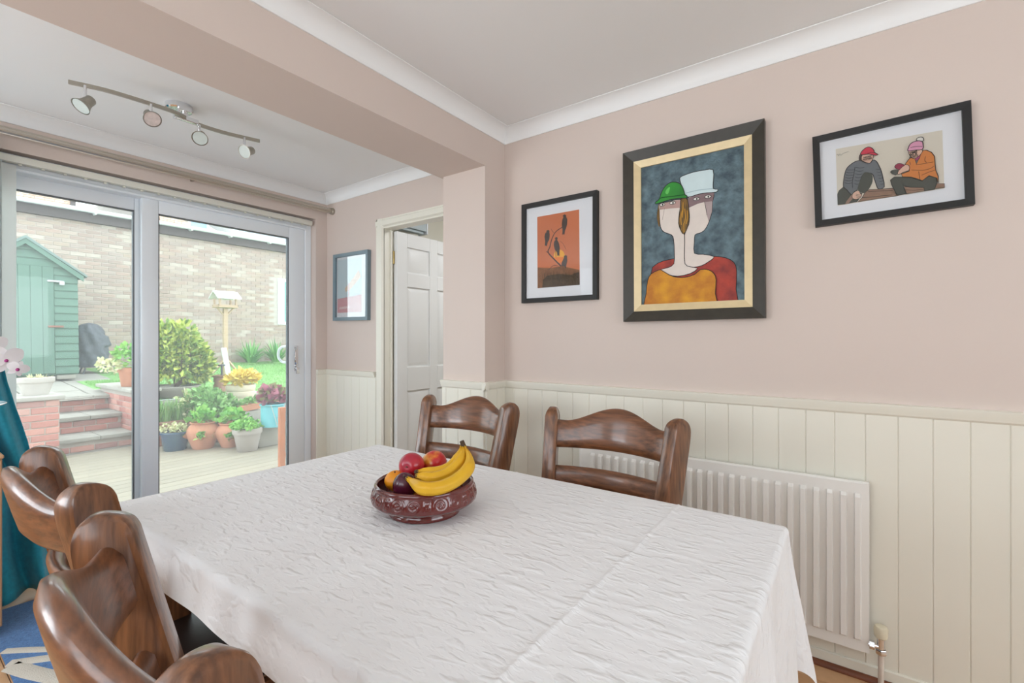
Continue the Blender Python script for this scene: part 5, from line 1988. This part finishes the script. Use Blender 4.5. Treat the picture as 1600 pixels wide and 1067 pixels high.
# stone box with aqua pot on top
p0 = onZ(404, 699, DZ)
k = 1 / pxm(p0)
t = thing('stone_block', 'weathered stone block under the aqua pot', 'block', (p0.x + .17, p0.y + .12, DZ))
bm = B(); box(bm, -.19, .23, -.17, .17, 0, .255, .02, 2)
obj('block', bm, M['stone'], t)
tp = pot('aqua_pot', 'aqua blue plastic pot of purple-leaved plants on a stone block', 418, 668.5, DZ + .258, 19, 16.5, 36, M['teal_pot'], lambda t, R, H_: None, rim=.02)
R_ = 19 / pxm(tp.location); H_ = 36 / pxm(tp.location)
bm = B(); leaves(bm, 420, blob((.04, 0, H_ + .05), R_ * 1.25, R_ * 1.1, .13, 8, -.2), .085, .5)
obj('foliage', bm, M['leaf_purple'], tp, smooth=None)
bm = B(); tube(bm, [(-.10, -.14, H_), (-.06, -.155, H_ * .5), (-.02, -.145, .02)], .004, 6); tube(bm, [(.08, -.145, H_), (.02, -.15, H_ * .5), (-.02, -.145, .1)], .004, 6)
obj('string', bm, M['white_pot'], tp)

# striped cream pot with golden plant, on a plinth by the wall
pc = onY(379, 641, 7.0)
t = thing('stone_plinth', 'low stone plinth under the ribbed cream pot', 'plinth', (pc.x, 7.05, DZ))
bm = B(); box(bm, -.24, .3, -.2, .25, 0, pc.z - DZ, .015, 2)
obj('block', bm, M['stone'], t)
p = Vector((pc.x, 7.05, pc.z))
k = 1 / pxm(p)
t = thing('cream_ribbed_pot', 'cream ribbed pot of golden foliage at the edge of the lawn', 'plant pot', p)
R_ = 20.5 * k; H_ = 40 * k
prof = [(0, 0), (R_ * .86, 0)]
for j in range(4):
    z0, z1 = H_ * j / 4, H_ * (j + 1) / 4
    prof += [(R_ * (.86 + .035 * j), z0 + .008), (R_ * (.91 + .03 * j), (z0 + z1) / 2), (R_ * (.89 + .035 * j), z1 - .008), (R_ * (.86 + .035 * j), z1 - .002)]
prof += [(R_ * .99, H_), (R_ * .9, H_), (R_ * .86, H_ - .03), (0, H_ - .03)]
obj('pot', lathe(B(), prof, 32), M['cream_pot'], t, smooth=30)
bm = B(); leaves(bm, 520, blob((0, 0, H_ + .05), R_ * 1.15, R_ * 1.05, .13, 8, -.3), .085, .28)
obj('foliage', bm, M['leaf_yellow'], t, smooth=None)
p = onY(392, 640, 6.62)
t = thing('terracotta_trough', 'small terracotta trough tilted in front of the ribbed cream pot', 'plant pot', p)
bm = B(); prism(bm, [(-.13, 0), (.13, 0), (.15, .085), (-.15, .085)], 'y', -.06, .06, .006, 1)
o = obj('trough', bm, M['terracotta'], t)
bm = B(); leaves(bm, 110, blob((0, 0, .09), .14, .07, .07, 5, -.1), .055, .35)
obj('foliage', bm, M['leaf_mid'], t, smooth=None)
t.rotation_euler = (0, -.12, 0)
t = thing('stone_plinth', 'small stone block under the tilted terracotta trough', 'block', (p.x, p.y + .05, DZ))
bm = B(); box(bm, -.2, .2, -.12, .14, 0, p.z - DZ - .012, .015, 2)
obj('block', bm, M['stone'], t)

# tall terracotta pipe with a rim, bird table beyond
p = onY(343, 625, 7.85); p.z = ground_z(7.85)
k = 1 / pxm(p)
t = thing('terracotta_stand', 'terracotta stand with a dished top beyond the mixed greenery', 'planter', p)
hh_ = (onY(343, 586, 7.85).z - p.z)
obj('stand', lathe(B(), [(0, 0), (.085, 0), (.08, hh_ * .8), (.075, hh_ * .86), (.11, hh_ * .93), (.115, hh_), (.10, hh_), (.09, hh_ - .02), (0, hh_ - .025)], 24), M['brown_pot'], t, smooth=40)
bm = B(); tube(bm, [(.03, 0, hh_ - .03), (.03, 0, hh_ + .14)], .014, 8); lathe(bm, [(0, .14), (.05, .14), (.05, .16), (0, .165)], 14, (.03, 0, hh_))
obj('finial', bm, M['slat_dark'], t)

BY = 9.5
base = onY(352, 588, BY)
gz = ground_z(BY)
bo = Vector((base.x, BY, gz))
t = thing('bird_table', 'wooden bird table with a white pitched roof standing on the lawn', 'bird table', bo)
kk = 1 / pxm(bo)
def lz(py):
    return onY(352, py, BY).z - gz
bm = B(); box(bm, -.035, .035, -.035, .035, 0, lz(482), .004, 1)
obj('post', bm, M['pale_wood'], t)
for s in (-1, 1):
    bm = B(); tube(bm, [(s * .03, 0, lz(492)), (s * .15, 0, lz(480))], .016, 6)
    obj('brace', bm, M['pale_wood'], t)
    bm = B(); tube(bm, [(s * .02 + .01, 0, .32), (s * .26, -.05 * s, .0)], .024, 4)
    obj('foot_strut', bm, M['pale_wood'], t)
bm = B(); box(bm, -.17, .17, -.14, .14, lz(481), lz(478.5), .004, 1)
for a, b, c, d in ((-.17, .17, -.14, -.13), (-.17, .17, .13, .14), (-.17, -.16, -.14, .14), (.16, .17, -.14, .14)):
    box(bm, a, b, c, d, lz(478.5), lz(476.5))
obj('tray', bm, M['pale_wood'], t)
for sx in (-1, 1):
    for sy in (-1, 1):
        bm = B(); box(bm, sx * .14 - .014, sx * .14 + .014, sy * .11 - .014, sy * .11 + .014, lz(479), lz(467))
        obj('roof_post', bm, M['pale_wood'], t)
for s in (-1, 1):
    bm = B()
    za, zb = lz(456.5), lz(467.5)
    pr = [(0, za), (s * .19, zb), (s * .19, zb + .018), (0, za + .02)]
    prism(bm, pr if s < 0 else pr[::-1], 'x', -.21, .21)
    obj('roof_slope', bm, M['bt_roof'], t)
t = thing('leaning_board', 'white board leaning against the foot of the bird table', 'board', (bo.x + .0, BY - .15, gz))
bm = B(); box(bm, -.045, .045, -.012, .012, 0, .55, .004, 1)
o = obj('plank', bm, M['bt_roof'], t); o.rotation_euler = (-.16, -.10, 0)

# day lilies by the far wall
for px, py, lab in ((392, 566, 'clump of arching strap leaves at the foot of the brick wall, left one'), (432, 566, 'clump of arching strap leaves at the foot of the brick wall, by the green window')):
    p = onY(px, py, 11.35); p.z = ground_z(11.35)
    t = thing('daylily_clump', lab, 'plant', p)
    bm = B(); strap(bm, (0, 0, 0), 110, .66, .02, 1.0)
    obj('leaves', bm, M['leaf_lily'], t, smooth=None)
    bm = B(); lathe(bm, [(0, .05), (.10, .03), (.13, 0)], 10)
    obj('crown', bm, M['leaf_mid'], t)

# mixed greenery between the shrub and the pots
for (px, py, Y, rx, rz, n, sz, m, lab) in ((318, 700, 7.0, .24, .34, 700, .075, 'leaf_mid', 'loose bushy green plant behind the strawberry pots'),
                                       (346, 700, 6.75, .24, .26, 620, .07, 'leaf_mid', 'low leafy plant between the two strawberry pots'),
                                       (296, 640, 7.12, .16, .26, 320, .07, 'leaf_pale', 'pale variegated plant below the large shrub')):
    p = onY(px, py, Y); p.z = DZ
    t = thing('leafy_plant', lab, 'plant', p)
    hgt = .24
    obj('pot', lathe(B(), pot_prof(.10, .14, hgt), 22), M['brown_pot'], t, smooth=40)
    bm = B(); leaves(bm, n, blob((0, 0, hgt + rz * .62), rx, rx, rz, 10, -.6), sz, .32)
    obj('foliage', bm, M[m], t, smooth=None)
    bm = B()
    for _ in range(6):
        a = random.uniform(0, 6.28)
        tube(bm, [(0, 0, hgt - .03), (.4 * rx * math.cos(a), .4 * rx * math.sin(a), hgt + rz)], .005, 5)
    stuff(obj('stems', bm, M['bark'], t))
p = onY(258, 676, 7.1); p.z = DZ
t = thing('brown_trough', 'brown trough of feathery green plants behind the dark blue pot', 'plant pot', (p.x, 7.1, DZ))
bm = B(); prism(bm, [(-.30, 0), (.30, 0), (.33, .30), (-.33, .30)], 'y', -.10, .10, .01, 1)
obj('trough', bm, M['brown_pot'], t)
bm = B(); strap(bm, (-.12, 0, .28), 130, .34, .006, .5); strap(bm, (.14, 0, .28), 130, .34, .006, .5); strap(bm, (0, 0, .28), 90, .36, .006, .5)
obj('foliage', bm, M['leaf_mid'], t, smooth=None)

# white trough on the left pier, terracotta pot on the right one
p = Vector((onY(56, 605, 7.35).x, 7.35, .606))
t = thing('white_trough', 'pale round-cornered planter of dried plants on the left brick pier', 'plant pot', p)
k = 1 / pxm(p)
bm = B()
lathe(bm, [(0, 0), (.62, 0), (.66, .02), (.86, .13), (.92, .135), (.95, .145), (.95, .19), (.88, .195), (.85, .16), (0, .15)], 36, sx=.165, sy=.12)
obj('trough', bm, M['white_pot'], t, smooth=40)
bm = B(); strap(bm, (.04, 0, .15), 40, .10, .007, .8); strap(bm, (-.02, 0, .15), 30, .10, .007, .8)
obj('foliage', bm, M['leaf_pale'], t, smooth=None)
p = Vector((2.15, onX(205, 604, 2.15).y, .591))
t = thing('terracotta_pot', 'terracotta pot of yellow-green leaves on the right brick pier', 'plant pot', p)
k = 1 / pxm(p)
obj('pot', lathe(B(), pot_prof(.10, .145, .25, .055), 28), M['terracotta'], t, smooth=40)
bm = B(); leaves(bm, 260, blob((.04, 0, .36), .20, .18, .22, 7, -.5), .07, .4)
obj('foliage', bm, M['leaf_fresh'], t, smooth=None)
bm = B(); leaves(bm, 130, blob((-.24, -.02, .24), .12, .12, .14, 5, -.8), .05, .4)
obj('trailing_leaves', bm, M['leaf_pale'], t, smooth=None)

# orange timber bench end just outside the glass
p = onZ(438, 735, DZ)
t = thing('garden_bench', 'orange-brown timber garden bench end just outside the patio door handle', 'bench', (p.x, p.y, DZ))
zt = onY(438, 637, p.y).z - DZ
for dx in (.0, .42):
    bm = B(); box(bm, dx, dx + .055, 0, .05, 0, zt, .005, 1)
    obj('leg', bm, M['orange_wood'], t)
for zz in (.12, zt - .055):
    bm = B(); box(bm, .055, .42, .008, .042, zz, zz + .05, .004, 1)
    obj('rail', bm, M['orange_wood'], t)
for j in range(6):
    bm = B(); box(bm, .075 + j * .057, .12 + j * .057, .015, .035, .17, zt - .055)
    obj('slat', bm, M['slat_dark'], t)
